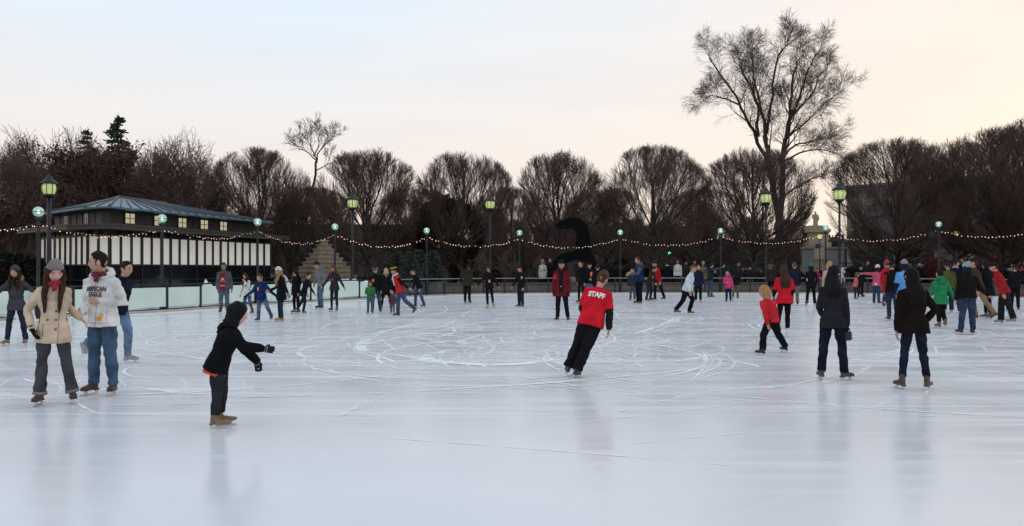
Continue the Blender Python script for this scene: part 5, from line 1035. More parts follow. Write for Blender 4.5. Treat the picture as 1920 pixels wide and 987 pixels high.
# low curved granite wall
i0 = min(range(len(RIM)), key=lambda i: abs(px_of(RIM[i]) - 846) if RIM[i].y > 20 else 1e9); i1 = min(range(len(RIM)), key=lambda i: (RIM[i] - V((28.9, 30, 0))).length)
inn, outr = ring(3.4), ring(3.9)
bm = bmesh.new(); pr = None
for i in range(i0, i1):
    a, b_ = inn[i], outr[i]; q = [bm.verts.new((a.x, a.y, -0.04)), bm.verts.new((a.x, a.y, 0.58)), bm.verts.new((b_.x, b_.y, 0.58)), bm.verts.new((b_.x, b_.y, -0.04))]
    if pr:
        for j in range(4): bm.faces.new((pr[j], pr[(j + 1) % 4], q[(j + 1) % 4], q[j]))
    else: bm.faces.new(q)
    pr = q
bm.faces.new(pr[::-1]); o = finish(bm, 'granite_wall', GRAN); tag(o, 'low curved brown granite seat wall beyond the open railing', 'wall')
bm = bmesh.new(); pr = None; ia, ib = ring(3.32), ring(3.98)
for i in range(i0, i1):
    a, b_ = ia[i], ib[i]; q = [bm.verts.new((a.x, a.y, 0.583)), bm.verts.new((a.x, a.y, 0.67)), bm.verts.new((b_.x, b_.y, 0.67)), bm.verts.new((b_.x, b_.y, 0.583))]
    if pr:
        for j in range(4): bm.faces.new((pr[j], pr[(j + 1) % 4], q[(j + 1) % 4], q[j]))
    else: bm.faces.new(q)
    pr = q
bm.faces.new(pr[::-1]); finish(bm, 'coping', surf('coping', (0.10, 0.08, 0.07), 0.7, 0.2, 5, 0.1, 40), o)

# ------------------------------------------------------------------ trees
class TB:
    def __init__(s): s.v, s.f, s.m = [], [], []
    def tube(s, pts, rads, n, mi=0):
        b0 = len(s.v); ref = V((0.3, 1, 0.1))
        for i, p in enumerate(pts):
            d = pts[min(i + 1, len(pts) - 1)] - pts[max(i - 1, 0)]
            a, b_ = frame(d, ref)
            for j in range(n):
                t = 2 * math.pi * j / n; q = p + (a * math.cos(t) + b_ * math.sin(t)) * rads[i]; s.v.append((q.x, q.y, q.z))
        for i in range(len(pts) - 1):
            for j in range(n): s.f.append((b0 + i * n + j, b0 + i * n + (j + 1) % n, b0 + (i + 1) * n + (j + 1) % n, b0 + (i + 1) * n + j)); s.m.append(mi)
    def quad(s, c, a, b_, mi=0):
        b0 = len(s.v)
        for x, y in ((-1, -1), (1, -1), (1, 1), (-1, 1)): q = c + a * x + b_ * y; s.v.append((q.x, q.y, q.z))
        s.f.append((b0, b0 + 1, b0 + 2, b0 + 3)); s.m.append(mi)
    def mesh(s, name, mats):
        me = bpy.data.meshes.new(name); me.from_pydata(s.v, [], s.f)
        for m in mats: me.materials.append(m)
        me.polygons.foreach_set('material_index', s.m); me.polygons.foreach_set('use_smooth', [True] * len(s.f)); return me
BARK = surf('bark', (0.052, 0.041, 0.034), 0.95, 0.35, 6, 0.6, 30, stretch=(1, 1, 0.25)); TWIG = surf('red_twig', (0.112, 0.070, 0.058), 0.9, 0.3, 3, 0, 1); GTWIG = surf('grey_twig', (0.13, 0.10, 0.082), 0.9, 0.3, 3, 0, 1)
def rdir(r_, d, ang):
    a, b_ = frame(d, V((r_.uniform(-1, 1), r_.uniform(-1, 1), 0.3))); t = r_.uniform(0, 6.283)
    return (d * math.cos(ang) + (a * math.cos(t) + b_ * math.sin(t)) * math.sin(ang)).normalized()
def linden(seed, rx=3.7, zc=7.2, rz=3.7, trunk=1.7, limbs=19, spiky=0.7):
    r_ = random.Random(seed); T_, C_ = TB(), TB()
    h = zc + rz * 0.3; pts = [V((0, 0, -0.1))]; n = 7
    for i in range(1, n + 1): pts.append(V((r_.uniform(-.1, .1), r_.uniform(-.1, .1), h * i / n)))
    rad = lambda z: max(0.04, 0.23 * (1 - 0.8 * z / h)); T_.tube([V((0, 0, -0.1)), V((0, 0, 0.15))] + pts[1:], [0.34, 0.25] + [rad(p.z) for p in pts[1:]], 9)
    def env(p, m=1.0): return (p.x / rx) ** 2 + (p.y / rx) ** 2 + ((p.z - zc) / (rz if p.z > zc else rz * 1.5)) ** 2 < m
    def grow(p, d, rd, lv, ln):
        seg = 5 if lv == 0 else (4 if lv == 1 else 3); path = [p]; rs = [rd]; dirs = []
        up = (0.10, 0.13, 0.17, 0.20)[lv]
        for i in range(seg):
            d = (d + (path[-1] - V((0, 0, trunk + 0.6))).normalized() * (0.03, 0.06, 0.10, 0.12)[lv] + V((r_.gauss(0, .10), r_.gauss(0, .10), r_.gauss(0, .05) + up))).normalized()
            q = path[-1] + d * ln / seg
            if not env(q, 1.0 if lv < 2 else 1.03 + (0.24 * spiky * r_.random() if q.z > zc - 1 else 0.06)): break
            path.append(q); rs.append(rd * (1 - 0.72 * (i + 1) / seg)); dirs.append(d)
        if len(path) < 2:
            if lv < 2: return
            path.append(p + d * ln * 0.25); rs.append(rd * .5); dirs.append(d)
        (T_ if lv == 0 else C_).tube(path, rs, (6, 4, 3, 3)[lv], 0 if lv < 2 else 1)
        if lv == 3: return
        cnt = (10, 7, 8)[lv]
        for c in range(cnt):
            t = 0.22 + 0.78 * (c + r_.random()) / cnt; x = min(len(path) - 2, int(t * (len(path) - 1))); f = t * (len(path) - 1) - x; q = path[x].lerp(path[x + 1], min(1, f))
            grow(q, rdir(r_, dirs[x], r_.uniform(0.35, 0.75)), max(0.0095, rs[x] * (0.5, 0.5, 0.5)[lv]), lv + 1, ln * r_.uniform(0.42, 0.62) if lv < 2 else r_.uniform(0.6, 1.2))
    for i in range(limbs):
        z = trunk + (h - trunk) * 0.62 * (i / limbs) ** 1.15; az = i * 2.4 + r_.uniform(-.3, .3); el = R(10 + 58 * (i / limbs) + r_.uniform(-6, 6))
        grow(V((0, 0, z)), V((math.cos(az) * math.cos(el), math.sin(az) * math.cos(el), math.sin(el))), rad(z) * 0.52, 0, rx * 1.45 + r_.uniform(-.2, .6))
    for i in range(5): grow(pts[-1] - V((0, 0, 0.4 * i)), rdir(r_, V((0, 0, 1)), 0.4), 0.05, 1, 2.6)
    return T_.mesh('trunk', [BARK, TWIG]), C_.mesh('crown', [BARK, TWIG])
def loose_tree(seed, H_=12, spread=0.55, trunk=3.0, leaders=3, twig=GTWIG, rmax=0.25, droop=0.0, cnts=(11, 8, 6), guide=None, tmin=0.014):
    """An unpruned bare tree with open, irregular branching."""
    r_ = random.Random(seed); T_, C_ = TB(), TB()
    def grow(p, d, rd, lv, ln):
        seg = (7, 6, 4, 3)[lv]; path = [p]; rs = [rd]; dirs = []
        for i in range(seg):
            g = V((r_.gauss(0, .13), r_.gauss(0, .13), r_.gauss(0, .06) + (0.14 if lv < 2 else 0.08) - (droop * 0.35 if lv >= 2 else 0)))
            d = (d + g).normalized(); path.append(path[-1] + d * ln / seg); rs.append(max(tmin, rd * (1 - 0.78 * (i + 1) / seg))); dirs.append(d)
        (T_ if lv == 0 else C_).tube(path, rs, (7, 5, 3, 3)[lv], 0 if lv < 2 else 1); kids(path, rs, dirs, lv, ln)
    def kids(path, rs, dirs, lv, ln):
        if lv == 3: return
        for c in range(cnts[lv]):
            t = 0.25 + 0.75 * (c + r_.random()) / cnts[lv]; x = min(len(path) - 2, int(t * (len(path) - 1))); q = path[x].lerp(path[x + 1], t * (len(path) - 1) - x)
            grow(q, rdir(r_, dirs[x], r_.uniform(0.35, 0.7) if lv == 0 else r_.uniform(0.45, 1.0)), max(tmin * 1.15, rs[x] * 0.45), lv + 1, ln * (r_.uniform(0.42, 0.62) if lv == 0 else r_.uniform(0.5, 0.75)) * (1.15 - 0.45 * t))
    if guide:
        for pts, r0, r1, lv in guide:
            sp = []
            pv = [V(p) for p in pts]; ext = [pv[0] * 2 - pv[1]] + pv + [pv[-1] * 2 - pv[-2]]
            for i in range(1, len(ext) - 2):
                for q in range(4):
                    t = q / 4; a, b_, c, e = ext[i - 1:i + 3]
                    sp.append(0.5 * ((2 * b_) + (-a + c) * t + (2 * a - 5 * b_ + 4 * c - e) * t * t + (-a + 3 * b_ - 3 * c + e) * t ** 3) + V((r_.gauss(0, .06), r_.gauss(0, .06), 0)))
            sp.append(pv[-1]); rs = [r0 + (r1 - r0) * i / (len(sp) - 1) for i in range(len(sp))]
            T_.tube(sp, rs, 9, 0)
            if lv is not None: kids(sp, rs, [(sp[min(i + 1, len(sp) - 1)] - sp[i - 1 if i else 0]).normalized() for i in range(len(sp))], 0, lv)
    else:
        T_.tube([V((0, 0, -0.1)), V((0, 0, 0.3)), V((0.05, 0, trunk * 0.6)), V((0, 0, trunk))], [rmax * 1.5, rmax * 1.1, rmax, rmax * 0.9], 9)
        for i in range(leaders):
            az = i * 6.283 / leaders + r_.uniform(-.5, .5); e = spread * r_.uniform(0.5, 1.1)
            grow(V((0, 0, trunk - 0.2 - 0.25 * (i % 3))), V((math.cos(az) * math.sin(e), math.sin(az) * math.sin(e), math.cos(e))), rmax * 0.7, 0, (H_ - trunk) * r_.uniform(0.72, 0.9))
    return T_.mesh('trunk', [BARK, twig]), C_.mesh('crown', [BARK, twig])
NEEDLE = surf('needles', (0.016, 0.026, 0.017), 0.8, 0.4, 3, 0, 1); SPRUCE = surf('spruce', (0.045, 0.060, 0.048), 0.8, 0.35, 6, 0, 1); RUST = surf('rust_leaves', (0.095, 0.038, 0.026), 0.85, 0.4, 2, 0, 1)
def conifer(seed, H_, rb, needle, tiers=22, droop=0.25, leaf=0.16, sparse=1.0, top_gap=1.0):
    r_ = random.Random(seed); T_, C_ = TB(), TB(); T_.tube([V((0, 0, 0)), V((0, 0, H_ * 0.5)), V((0, 0, H_))], [H_ * 0.016 + 0.02, H_ * 0.010 + 0.01, 0.015], 7)
    for i in range(tiers):
        t = i / tiers; z = H_ * (0.06 + 0.93 * t); ln = rb * (1 - t) ** 0.8 * r_.uniform(0.7, 1.15) + 0.08
        for k in range(max(4, int(8 * (1 - t * 0.4) * sparse))):
            az = r_.uniform(0, 6.283); d = V((math.cos(az), math.sin(az), r_.uniform(0.0, 0.35))); p = V((0, 0, z + r_.uniform(-.1, .1) * H_ / tiers)); path = [p]
            for q in range(4): d = (d + V((r_.gauss(0, .08), r_.gauss(0, .08), -droop * 0.3))).normalized(); path.append(path[-1] + d * ln / 4)
            C_.tube(path, [0.018, 0.014, 0.011, 0.008, 0.004], 3, 0)
            for q in range(int((9 + ln * 9) * sparse)):
                u = r_.uniform(0.1, 1) * 4; x = min(3, int(u)); c = path[x].lerp(path[x + 1], u - x) + V((r_.gauss(0, .05), r_.gauss(0, .05), r_.gauss(0, .04))) * (ln + 0.4)
                dd = rdir(r_, (path[x + 1] - path[x]).normalized(), r_.uniform(0.3, 0.9)); a, b_ = frame(dd); C_.quad(c, dd * leaf * r_.uniform(0.6, 1.3), a * leaf * 0.16, 1)
    return T_.mesh('trunk', [BARK]), C_.mesh('crown', [BARK, needle])
def leafy(seed, H_, rx, leafm, base=1.0, count=9000, leaf=0.10):
    tr, cr = linden(seed, rx, base + (H_ - base) * 0.52, (H_ - base) * 0.5, base, 12, 0.3); r_ = random.Random(seed); n = len(cr.vertices); C_ = TB()
    for _ in range(count):
        v = cr.vertices[r_.randrange(n)].co; d = V((r_.gauss(0, 1), r_.gauss(0, 1), r_.gauss(0, 1))).normalized(); a, b_ = frame(d)
        C_.quad(V(v) + V((r_.gauss(0, .12), r_.gauss(0, .12), r_.gauss(0, .12))), a * leaf * r_.uniform(.5, 1.2), b_ * leaf * r_.uniform(.4, .9))
    return tr, cr, C_.mesh('foliage', [leafm])
def plant(kind, meshes, px, d, label, scale=1.0, rz=0.0, sz=None, group=None, cat='tree', z=-0.05):
    root = empty(kind, at(px, d, z), rz); tag(root, label, cat, group); root.scale = (scale, scale, sz or scale)
    for me in meshes: link(me.name.split('.')[0], me, root)
    return root
LIN = [linden(s) for s in (3, 14, 25, 36)]
LG = 'pollarded round trees beyond the rink'
def lind(v, px, d, top, width, label, rz):
    h = zat(top, d) + 0.05; plant('pollarded_tree', LIN[v], px, d, label, width / FPX * d / 6.7, rz, h / 11.2, LG)
lind(0, 690, 62, 277, 186, 'round-headed bare tree behind the tall lantern near the pyramid', 0.3)
lind(1, 868, 63, 281, 180, 'round-headed bare tree behind the dark evergreen', 1.4)
lind(2, 1046, 63, 281, 172, 'dense round-headed bare tree standing over the black arch', 2.2)
lind(3, 1225, 62, 270, 192, 'wide round-headed bare tree above the balding man in white', 0.9)
lind(0, 1413, 63, 273, 190, 'round-headed bare tree just left of the tallest tree', 3.4)
lind(1, 1682, 60, 256, 224, 'big round-headed bare tree right of the lantern against open sky', 4.0)
lind(2, 1876, 58, 235, 232, 'tallest round-headed bare tree, cut by the right edge', 5.0)
lind(3, 486, 64, 275, 176, 'round-headed bare tree right of the pavilion roof', 2.8)
lind(2, 1790, 74, 262, 190, 'round-headed bare tree set back between the two big right ones', 0.2)
lind(1, 1980, 56, 205, 230, 'reddish round-headed tree mostly outside the right edge', 2.0)
lind(3, 590, 78, 348, 140, 'round-headed bare tree set back behind the small crooked tree', 1.0)
lind(0, 780, 80, 348, 140, 'round-headed bare tree set back left of the dark evergreen', 2.0)
lind(2, 958, 80, 348, 140, 'round-headed bare tree set back between the lantern and the black arch', 4.2)
lind(1, 1135, 80, 348, 140, 'round-headed bare tree set back right of the black arch', 5.2)
lind(3, 1318, 79, 348, 140, 'round-headed bare tree set back above the pink-jacketed child', 3.2)
LOO = [loose_tree(5, 12.5, 0.5, 2.2, 6, TWIG, 0.22), loose_tree(8, 13, 0.42, 1.8, 7, TWIG, 0.22), loose_tree(21, 12.5, 0.6, 2.6, 6, TWIG, 0.24)]
def loose(v, px, d, top, label, rz, wide=1.0, grp=None):
    me = LOO[v]; h0 = max(max(q.co.z for q in list(me[1].vertices)[::7]), 1); s_ = (zat(top, d) + 0.05) / h0; plant('bare_tree', me, px, d, label, s_ * wide, rz, s_, grp)
loose(0, 78, 58, 232, 'open-branched grey bare tree above the pavilion\'s far lantern', 0.5, 0.9)
loose(1, 310, 56, 228, 'tall reddish bare tree with upright shoots above the pavilion roof', 1.2, 1.0)
loose(2, 30, 50, 262, 'bare tree at the left edge behind the grey coat', 2.6, 0.9)
loose(1, 395, 64, 272, 'bare tree just right of the pavilion roof ridge', 3.9, 0.9)
loose(0, 545, 70, 330, 'thin bare tree above the pyramid', 1.9, 0.8)
# the tall multi-stemmed tree
d = 78; bx = 1462; X0 = at(bx, d).x
g = lambda px, py, dy=0: ((px - 960) / FPX * d - X0, dy, zat(py, d) + 0.05)
guide = [([g(1466, 528), g(1466, 480), g(1462, 430), g(1458, 380)], 0.527, 0.372, None),
  ([g(1458, 400), g(1446, 330), g(1440, 270, .5), g(1436, 225, .8), g(1418, 165, 1.2), g(1398, 122, 1.6), g(1384, 104, 2)], 0.285, 0.031, 6.2),
  ([g(1440, 250, .5), g(1446, 180, -.4), g(1450, 120, -1), g(1462, 96, -1.6), g(1468, 84, -1.8)], 0.149, 0.025, 5.0),
  ([g(1436, 215, .8), g(1428, 150, 2), g(1426, 90, 3), g(1422, 82, 3.4)], 0.124, 0.025, 4.4),
  ([g(1458, 390), g(1432, 310, -1), g(1408, 262, -1.6), g(1384, 222, -2), g(1358, 180, -2.5), g(1322, 135, -3), g(1312, 118, -3)], 0.223, 0.031, 5.6),
  ([g(1410, 262, -1.6), g(1406, 215, -2.6), g(1392, 170, -3.4), g(1388, 120, -4)], 0.124, 0.025, 5.0),
  ([g(1372, 205, -2.2), g(1345, 198, -3), g(1316, 196, -3.8), g(1302, 204, -4)], 0.087, 0.019, 4.0),
  ([g(1462, 420), g(1474, 330, 1), g(1478, 270, 1.3), g(1490, 215, 1.5), g(1496, 160, 1.8), g(1508, 110, 2.2), g(1518, 96, 2.6)], 0.310, 0.031, 6.2),
  ([g(1486, 230, 1.5), g(1504, 180, 0.5), g(1516, 130, 0), g(1538, 85, -.6)], 0.149, 0.025, 4.8),
  ([g(1492, 216, 1.5), g(1522, 186, 2.2), g(1546, 160, 3), g(1568, 122, 3.4), g(1586, 104, 3.8)], 0.136, 0.019, 4.8),
  ([g(1482, 256, 1.3), g(1510, 232, .5), g(1540, 200, 0), g(1580, 168, -.5)], 0.099, 0.019, 5.0),
  ([g(1478, 290, 1.2), g(1505, 266, 2), g(1540, 258, 2.8), g(1588, 246, 3.4)], 0.124, 0.019, 5.0),
  ([g(1476, 300, 1), g(1510, 284, 0), g(1548, 286, -1), g(1588, 312, -1.5)], 0.105, 0.012, 4.5),
  ([g(1477, 290, 1), g(1476, 240, -1), g(1462, 205, -1.5), g(1452, 190, -2)], 0.087, 0.019, 4.0),
  ([g(1470, 370), g(1500, 350, 1), g(1540, 330, 2), g(1560, 328, 2)], 0.112, 0.019, 4.0)]
plant('tall_tree', loose_tree(77, guide=guide, cnts=(14, 9, 9), droop=0.25, tmin=0.009, twig=GTWIG), bx, d, 'tallest bare tree with several trunks, rising high above the others')
d = 72; X0 = at(588, d).x
guide = [([g(586, 520), g(588, 440), g(582, 380), g(592, 310)], 0.150, 0.100, None), ([g(592, 310), g(590, 292), g(578, 268), g(566, 250)], 0.080, 0.020, 3.2), ([g(592, 312), g(598, 285), g(612, 268), g(628, 255)], 0.075, 0.020, 3.2), ([g(590, 292), g(594, 262, 1), g(592, 240, 1)], 0.065, 0.015, 2.9), ([g(591, 300), g(575, 284, -1), g(558, 276, -1.3)], 0.060, 0.015, 2.7), ([g(593, 320), g(612, 306, .6), g(628, 300, .8)], 0.055, 0.015, 2.7)]
plant('crooked_tree', loose_tree(41, guide=guide, cnts=(8, 5, 5), twig=GTWIG, tmin=0.011), 588, d, 'small crooked bare tree with a round airy crown left of the pyramid lantern')
# evergreens and rust-leaved trees on the left
CON = conifer(4, 15, 4.2, NEEDLE, 30, 0.35, 0.34, 0.8)
plant('conifer', CON, 222, 62, 'dark conifer whose spiky top stands highest above the pavilion', zat(206, 62) / 15.2, 0.4)
plant('conifer', CON, 165, 64, 'dark conifer with a lower spiky top left of the taller conifer', zat(232, 64) / 15.2, 2.2)
CON2 = CON
def rusty(seed, leafm, count, leaf):
    tr, cr = loose_tree(seed, 11, 0.5, 1.6, 6, TWIG, 0.22, cnts=(11, 8, 6)); r_ = random.Random(seed); n = len(cr.vertices); C_ = TB()
    for _ in range(count):
        v = cr.vertices[r_.randrange(n)].co; d = V((r_.gauss(0, 1), r_.gauss(0, 1), r_.gauss(0, 1))).normalized(); a, b_ = frame(d)
        if noise.noise(V(v) * 0.55) > -0.18: C_.quad(V(v) + V((r_.gauss(0, .10), r_.gauss(0, .10), r_.gauss(0, .10))), a * leaf * r_.uniform(.5, 1.2), b_ * leaf * r_.uniform(.4, .9))
    return tr, cr, C_.mesh('foliage', [leafm])
RUSTT = rusty(9, RUST, 9000, 0.10); RH = max(q.co.z for q in list(RUSTT[1].vertices)[::7])
plant('rust_leaved_tree', RUSTT, 205, 57, 'dense tree holding rust-brown leaves right of the far lantern', zat(262, 57) / RH, 0.3)
plant('rust_leaved_tree', RUSTT, 150, 60, 'dense rust-brown tree in front of the lower conifer', zat(268, 60) / RH, 2.0)
plant('rust_leaved_tree', RUSTT, -25, 47, 'low rust-brown tree at the left edge', zat(330, 47) / RH, 4.0)
DARKT = leafy(19, 8.0, 3.0, surf('dull_needles', (0.016, 0.016, 0.012), 0.9, 0.4, 3, 0, 1, spec=0.1), 0.6, 12000, 0.11)
plant('evergreen_tree', DARKT, 842, 65, 'broad dark evergreen tree rising behind the planters', zat(372, 65) / 8.0 , 0.6)
SPR = conifer(12, 2.2, 0.95, SPRUCE, 17, -0.15, 0.10, 1.6)
for px, dd, s_, lb in ((812, 46.9, 0.90, 'shaggy grey-green spruce in the planter right of the stooping man'), (768, 45.4, 0.85, 'grey-green spruce in the planter hidden by the red vest'), (745, 52, 1.25, 'larger grey-green spruce left behind the planters'), (725, 47.5, 0.95, 'grey-green spruce behind the blonde woman in the black coat'), (785, 50.5, 1.3, 'tall grey-green spruce behind the two planters')):
    plant('small_spruce', SPR, px, dd, lb, s_, px * 0.37, None, 'small spruces near the rail', z=0.72 if 'planter r' in lb or 'planter h' in lb else -0.02)

# ------------------------------------------------------------------ hedges, woods and buildings behind
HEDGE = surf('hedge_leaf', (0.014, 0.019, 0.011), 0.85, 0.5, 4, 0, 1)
def hedge(a, b_, w, h, label, n_):
    r_ = random.Random(n_); C_ = TB(); d = b_ - a; ln = d.length; d.normalize(); nn = V((-d.y, d.x, 0)); c0 = a
    for i in range(n_):
        u = r_.uniform(0, ln); q = r_.random(); hh = h * (0.90 + 0.12 * noise.noise(V((u * 0.6, 0, n_)))); ww = w / 2
        p = d * u + (nn * r_.uniform(-ww, ww) + V((0, 0, hh)) if q < 0.35 else nn * (-ww if r_.random() < .8 else ww) + V((0, 0, r_.uniform(0, hh))))
        p += V((r_.gauss(0, .06), r_.gauss(0, .06), r_.gauss(0, .06))); dd = V((r_.gauss(0, 1), r_.gauss(0, 1), r_.gauss(0, 1))).normalized(); x, y = frame(dd); C_.quad(p, x * 0.08, y * 0.055)
    me = C_.mesh('hedge', [HEDGE]); root = link('hedge', me); root.location = a + V((0, 0, -0.04)); tag(root, label, 'hedge')
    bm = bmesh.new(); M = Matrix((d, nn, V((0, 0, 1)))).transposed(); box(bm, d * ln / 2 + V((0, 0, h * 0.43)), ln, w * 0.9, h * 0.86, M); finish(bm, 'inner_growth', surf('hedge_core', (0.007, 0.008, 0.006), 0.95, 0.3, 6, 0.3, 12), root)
hedge(at(850, 66), at(1060, 66), 2.0, 1.75, 'clipped dark hedge left of the black arch', 9000)
hedge(at(1085, 64), at(1330, 64), 2.2, 1.65, 'clipped dark hedge between the black arch and the pink-jacketed child', 9000)
hedge(at(1590, 61), at(1760, 60), 2.0, 1.75, 'clipped dark hedge under the big round tree', 8000)
hedge(at(1390, 62), at(1500, 62), 2.0, 1.3, 'clipped dark hedge left of the gate pillars', 5000)
hedge(at(1780, 58), at(2000, 55), 2.0, 1.5, 'clipped dark hedge at the right edge', 7000)
hedge(at(-120, 34), at(70, 37), 1.6, 2.3, 'tall dark hedge behind the grey coat', 7000)
hedge(at(515, 58), at(800, 58), 2.0, 1.0, 'low dark hedge behind the pyramid\'s lawn', 8000)
# multi-stemmed pale shrubs
SHR = loose_tree(61, 2.6, 0.45, 0.25, 7, surf('tan_twig', (0.14, 0.09, 0.06), 0.9, 0.3, 3, 0, 1), 0.05, cnts=(4, 4, 3))
RSH = loose_tree(62, 2.6, 0.40, 0.2, 9, surf('red_stem', (0.13, 0.018, 0.025), 0.9, 0.3, 3, 0, 1), 0.03, cnts=(5, 4, 4))
for px, dd, me, s_, lb in ((902, 57, SHR, 1, 'bare multi-stemmed shrub left of the woman in black'), (958, 58, SHR, 1.05, 'bare multi-stemmed shrub right of the woman in black'), (1010, 60, SHR, 0.9, 'bare shrub beside the white coat onlooker'), (1752, 57, RSH, 0.95, 'crimson-stemmed shrub left of the dark globe pole'), (1850, 56, RSH, 0.95, 'crimson-stemmed shrub above the brown jacket')):
    plant('bare_shrub', me, px, dd, lb, s_, px * 0.7, None, 'bare shrubs beyond the rail', 'shrub')
r_ = random.Random(99)
k = 0
for px in range(-220, 2200, 74):
    dd = r_.uniform(92, 130); me = LIN[k % 4] if k % 3 else LOO[k % 2]; h = r_.uniform(0.70, 0.90); k += 1
    if 1490 < px < 1600: continue
    plant('distant_tree', me, px + r_.uniform(-20, 20), dd, 'bare tree massed in the dark woods far behind the front row', h * 1.05, r_.uniform(0, 6), h * 0.95, 'bare trees massed far behind the front row')

# far-off wood that reads as one mass
C_ = TB(); r_ = random.Random(7)
for i in range(30000):
    px = r_.uniform(-900, 2900); dd = r_.uniform(185, 230); hmax = 7.5 + 3.5 * noise.noise(V((px * 0.008, 0, 3))) + 1.8 * noise.noise(V((px * 0.04, 0, 9)))
    p = at(px, dd, r_.random() ** 0.8 * hmax); dv = V((r_.gauss(0, .6), r_.gauss(0, .3), 1)).normalized(); x, y = frame(dv); C_.quad(p, x * r_.uniform(.08, .30), dv * r_.uniform(0.5, 1.3))
me = C_.mesh('distant_woods', [surf('wood_mass', (0.055, 0.043, 0.037), 0.95, 0.4, 0.3, 0, 1)]); o = link('distant_woods', me); tag(o, 'dark band of bare woodland low on the horizon', 'woods', kind='stuff')

def facade(name, px0, px1, d0, d1, ztop, wallc, label, cols, rows, depth_=20, band_=None, glassc=(0.02, 0.022, 0.025), cat='building'):
    a, b_ = at(px0, d0), at(px1, d1); root = empty(name, a); tag(root, label, cat); d = (b_ - a); ln = d.length; d.normalize(); nn = V((-d.y, d.x, 0)); M = Matrix((d, nn, V((0, 0, 1)))).transposed()
    bm = bmesh.new(); box(bm, d * ln / 2 + nn * depth_ / 2 + V((0, 0, ztop / 2 - 0.05)), ln, depth_, ztop, M); wl = finish(bm, 'wall', surf('facade', wallc, 0.9, 0.2, 0.3, 0.2, 2), root)
    bm = bmesh.new(); box(bm, d * ln / 2 + nn * depth_ / 2 + V((0, 0, ztop + 0.15)), ln + 0.8, depth_ + 0.8, 0.5, M); finish(bm, 'cornice', surf('cornice', tuple(x * 1.15 for x in wallc), 0.9, 0.2, 0.5, 0.1, 3), root)
    gl = surf('far_glass', glassc, 0.2, 0.3, 0.6, 0, 1); me = None
    for r0 in range(rows):
        for c in range(cols):
            w, h = ln / cols * 0.5, ztop / rows * 0.52; p = d * ln * (c + 0.5) / cols + V((0, 0, ztop * (r0 + 0.52) / rows)) - nn * 0.02
            if me is None: bm = bmesh.new(); box(bm, (0, 0, 0), w, 0.1, h, M); q = finish(bm, 'window', gl, root); me = q.data
            else: q = link('window', me, root)
            q.location = p
    return root
facade('office_building', 1588, 2080, 150, 120, zat(342, 140), (0.20, 0.19, 0.18), 'long grey office building behind the right-hand trees', 13, 6)
facade('stepped_building', 1690, 1800, 112, 112, zat(398, 112), (0.09, 0.085, 0.085), 'dark lower block in front of the grey office building', 7, 3, 12)
facade('low_brick_building', 1000, 1330, 170, 168, zat(428, 168), (0.055, 0.040, 0.034), 'low dark brick building far behind the black arch', 14, 3)
facade('dark_brick_building', 520, 830, 165, 170, zat(425, 168), (0.05, 0.036, 0.03), 'low dark building far behind the pyramid', 12, 3)
facade('long_stone_building', 1340, 1580, 190, 186, zat(452, 188), (0.06, 0.05, 0.045), 'distant stone building behind the tallest tree\'s trunk', 9, 3)
facade('plain_dark_building', -160, 400, 130, 140, zat(412, 135), (0.035, 0.027, 0.023), 'dark building far behind the pavilion', 14, 3)
# stone monument with a standing figure
d = 105; root = empty('stone_monument', at(1529, d)); tag(root, 'pale stone monument with a standing figure on a stepped pedestal', 'monument'); MON = surf('monument_stone', (0.34, 0.28, 0.20), 0.9, 0.2, 1, 0.3, 8)
bm = bmesh.new()
for z0, z1, w in ((-0.05, 1.0, 4.4), (1.0, zat(455, d), 3.0), (zat(455, d), zat(437, d), 2.4), (zat(437, d), zat(430, d), 2.9), (zat(430, d), zat(424, d), 2.4)): box(bm, (0, 0, (z0 + z1) / 2), w, w, z1 - z0 - 0.004)
finish(bm, 'pedestal', MON, root)
z0 = zat(424, d); bm = bmesh.new(); loft(bm, [(V((0, 0, z0 + z)), V((a, 0, 0)), V((0, b_, 0))) for z, a, b_ in ((0, .36, .3), (0.5, .30, .24), (0.95, .30, .22), (1.25, .36, .22), (1.48, .30, .18), (1.56, .10, .10), (1.66, .13, .14), (1.80, .14, .15), (1.90, .06, .07))], 12)
tube(bm, [V((-.32, 0, z0 + 1.4)), V((-.45, -.05, z0 + 1.05)), V((-.3, -.3, z0 + 0.9))], [.10, .09, .06], 8); tube(bm, [V((.32, 0, z0 + 1.4)), V((.42, 0, z0 + 1.0)), V((.36, -.1, z0 + 0.7))], [.10, .09, .06], 8)
solid('figure', bm, 0.05, MON, root, 1)
for px0, px1, lb in ((1507, 1523, 'slim pale gate pillar left of the small ball lamp'), (1553, 1578, 'broad pale gate pillar behind the cream coat')):
    d = 82; root = empty('gate_pillar', at((px0 + px1) / 2, d)); tag(root, lb, 'pillar'); w = (px1 - px0) / FPX * d; zt = zat(467, d); q = surf('pillar_stone', (0.24, 0.235, 0.23), 0.85, 0.15, 2, 0.2, 12)
    bm = bmesh.new(); box(bm, (0, 0, zt / 2 - 0.02), w, w, zt); finish(bm, 'shaft', q, root); bm = bmesh.new(); box(bm, (0, 0, zt + 0.09), w + 0.28, w + 0.28, 0.18); finish(bm, 'cap', q, root); bm = bmesh.new(); box(bm, (0, 0, 0.2), w + 0.2, w + 0.2, 0.5); finish(bm, 'base', q, root)
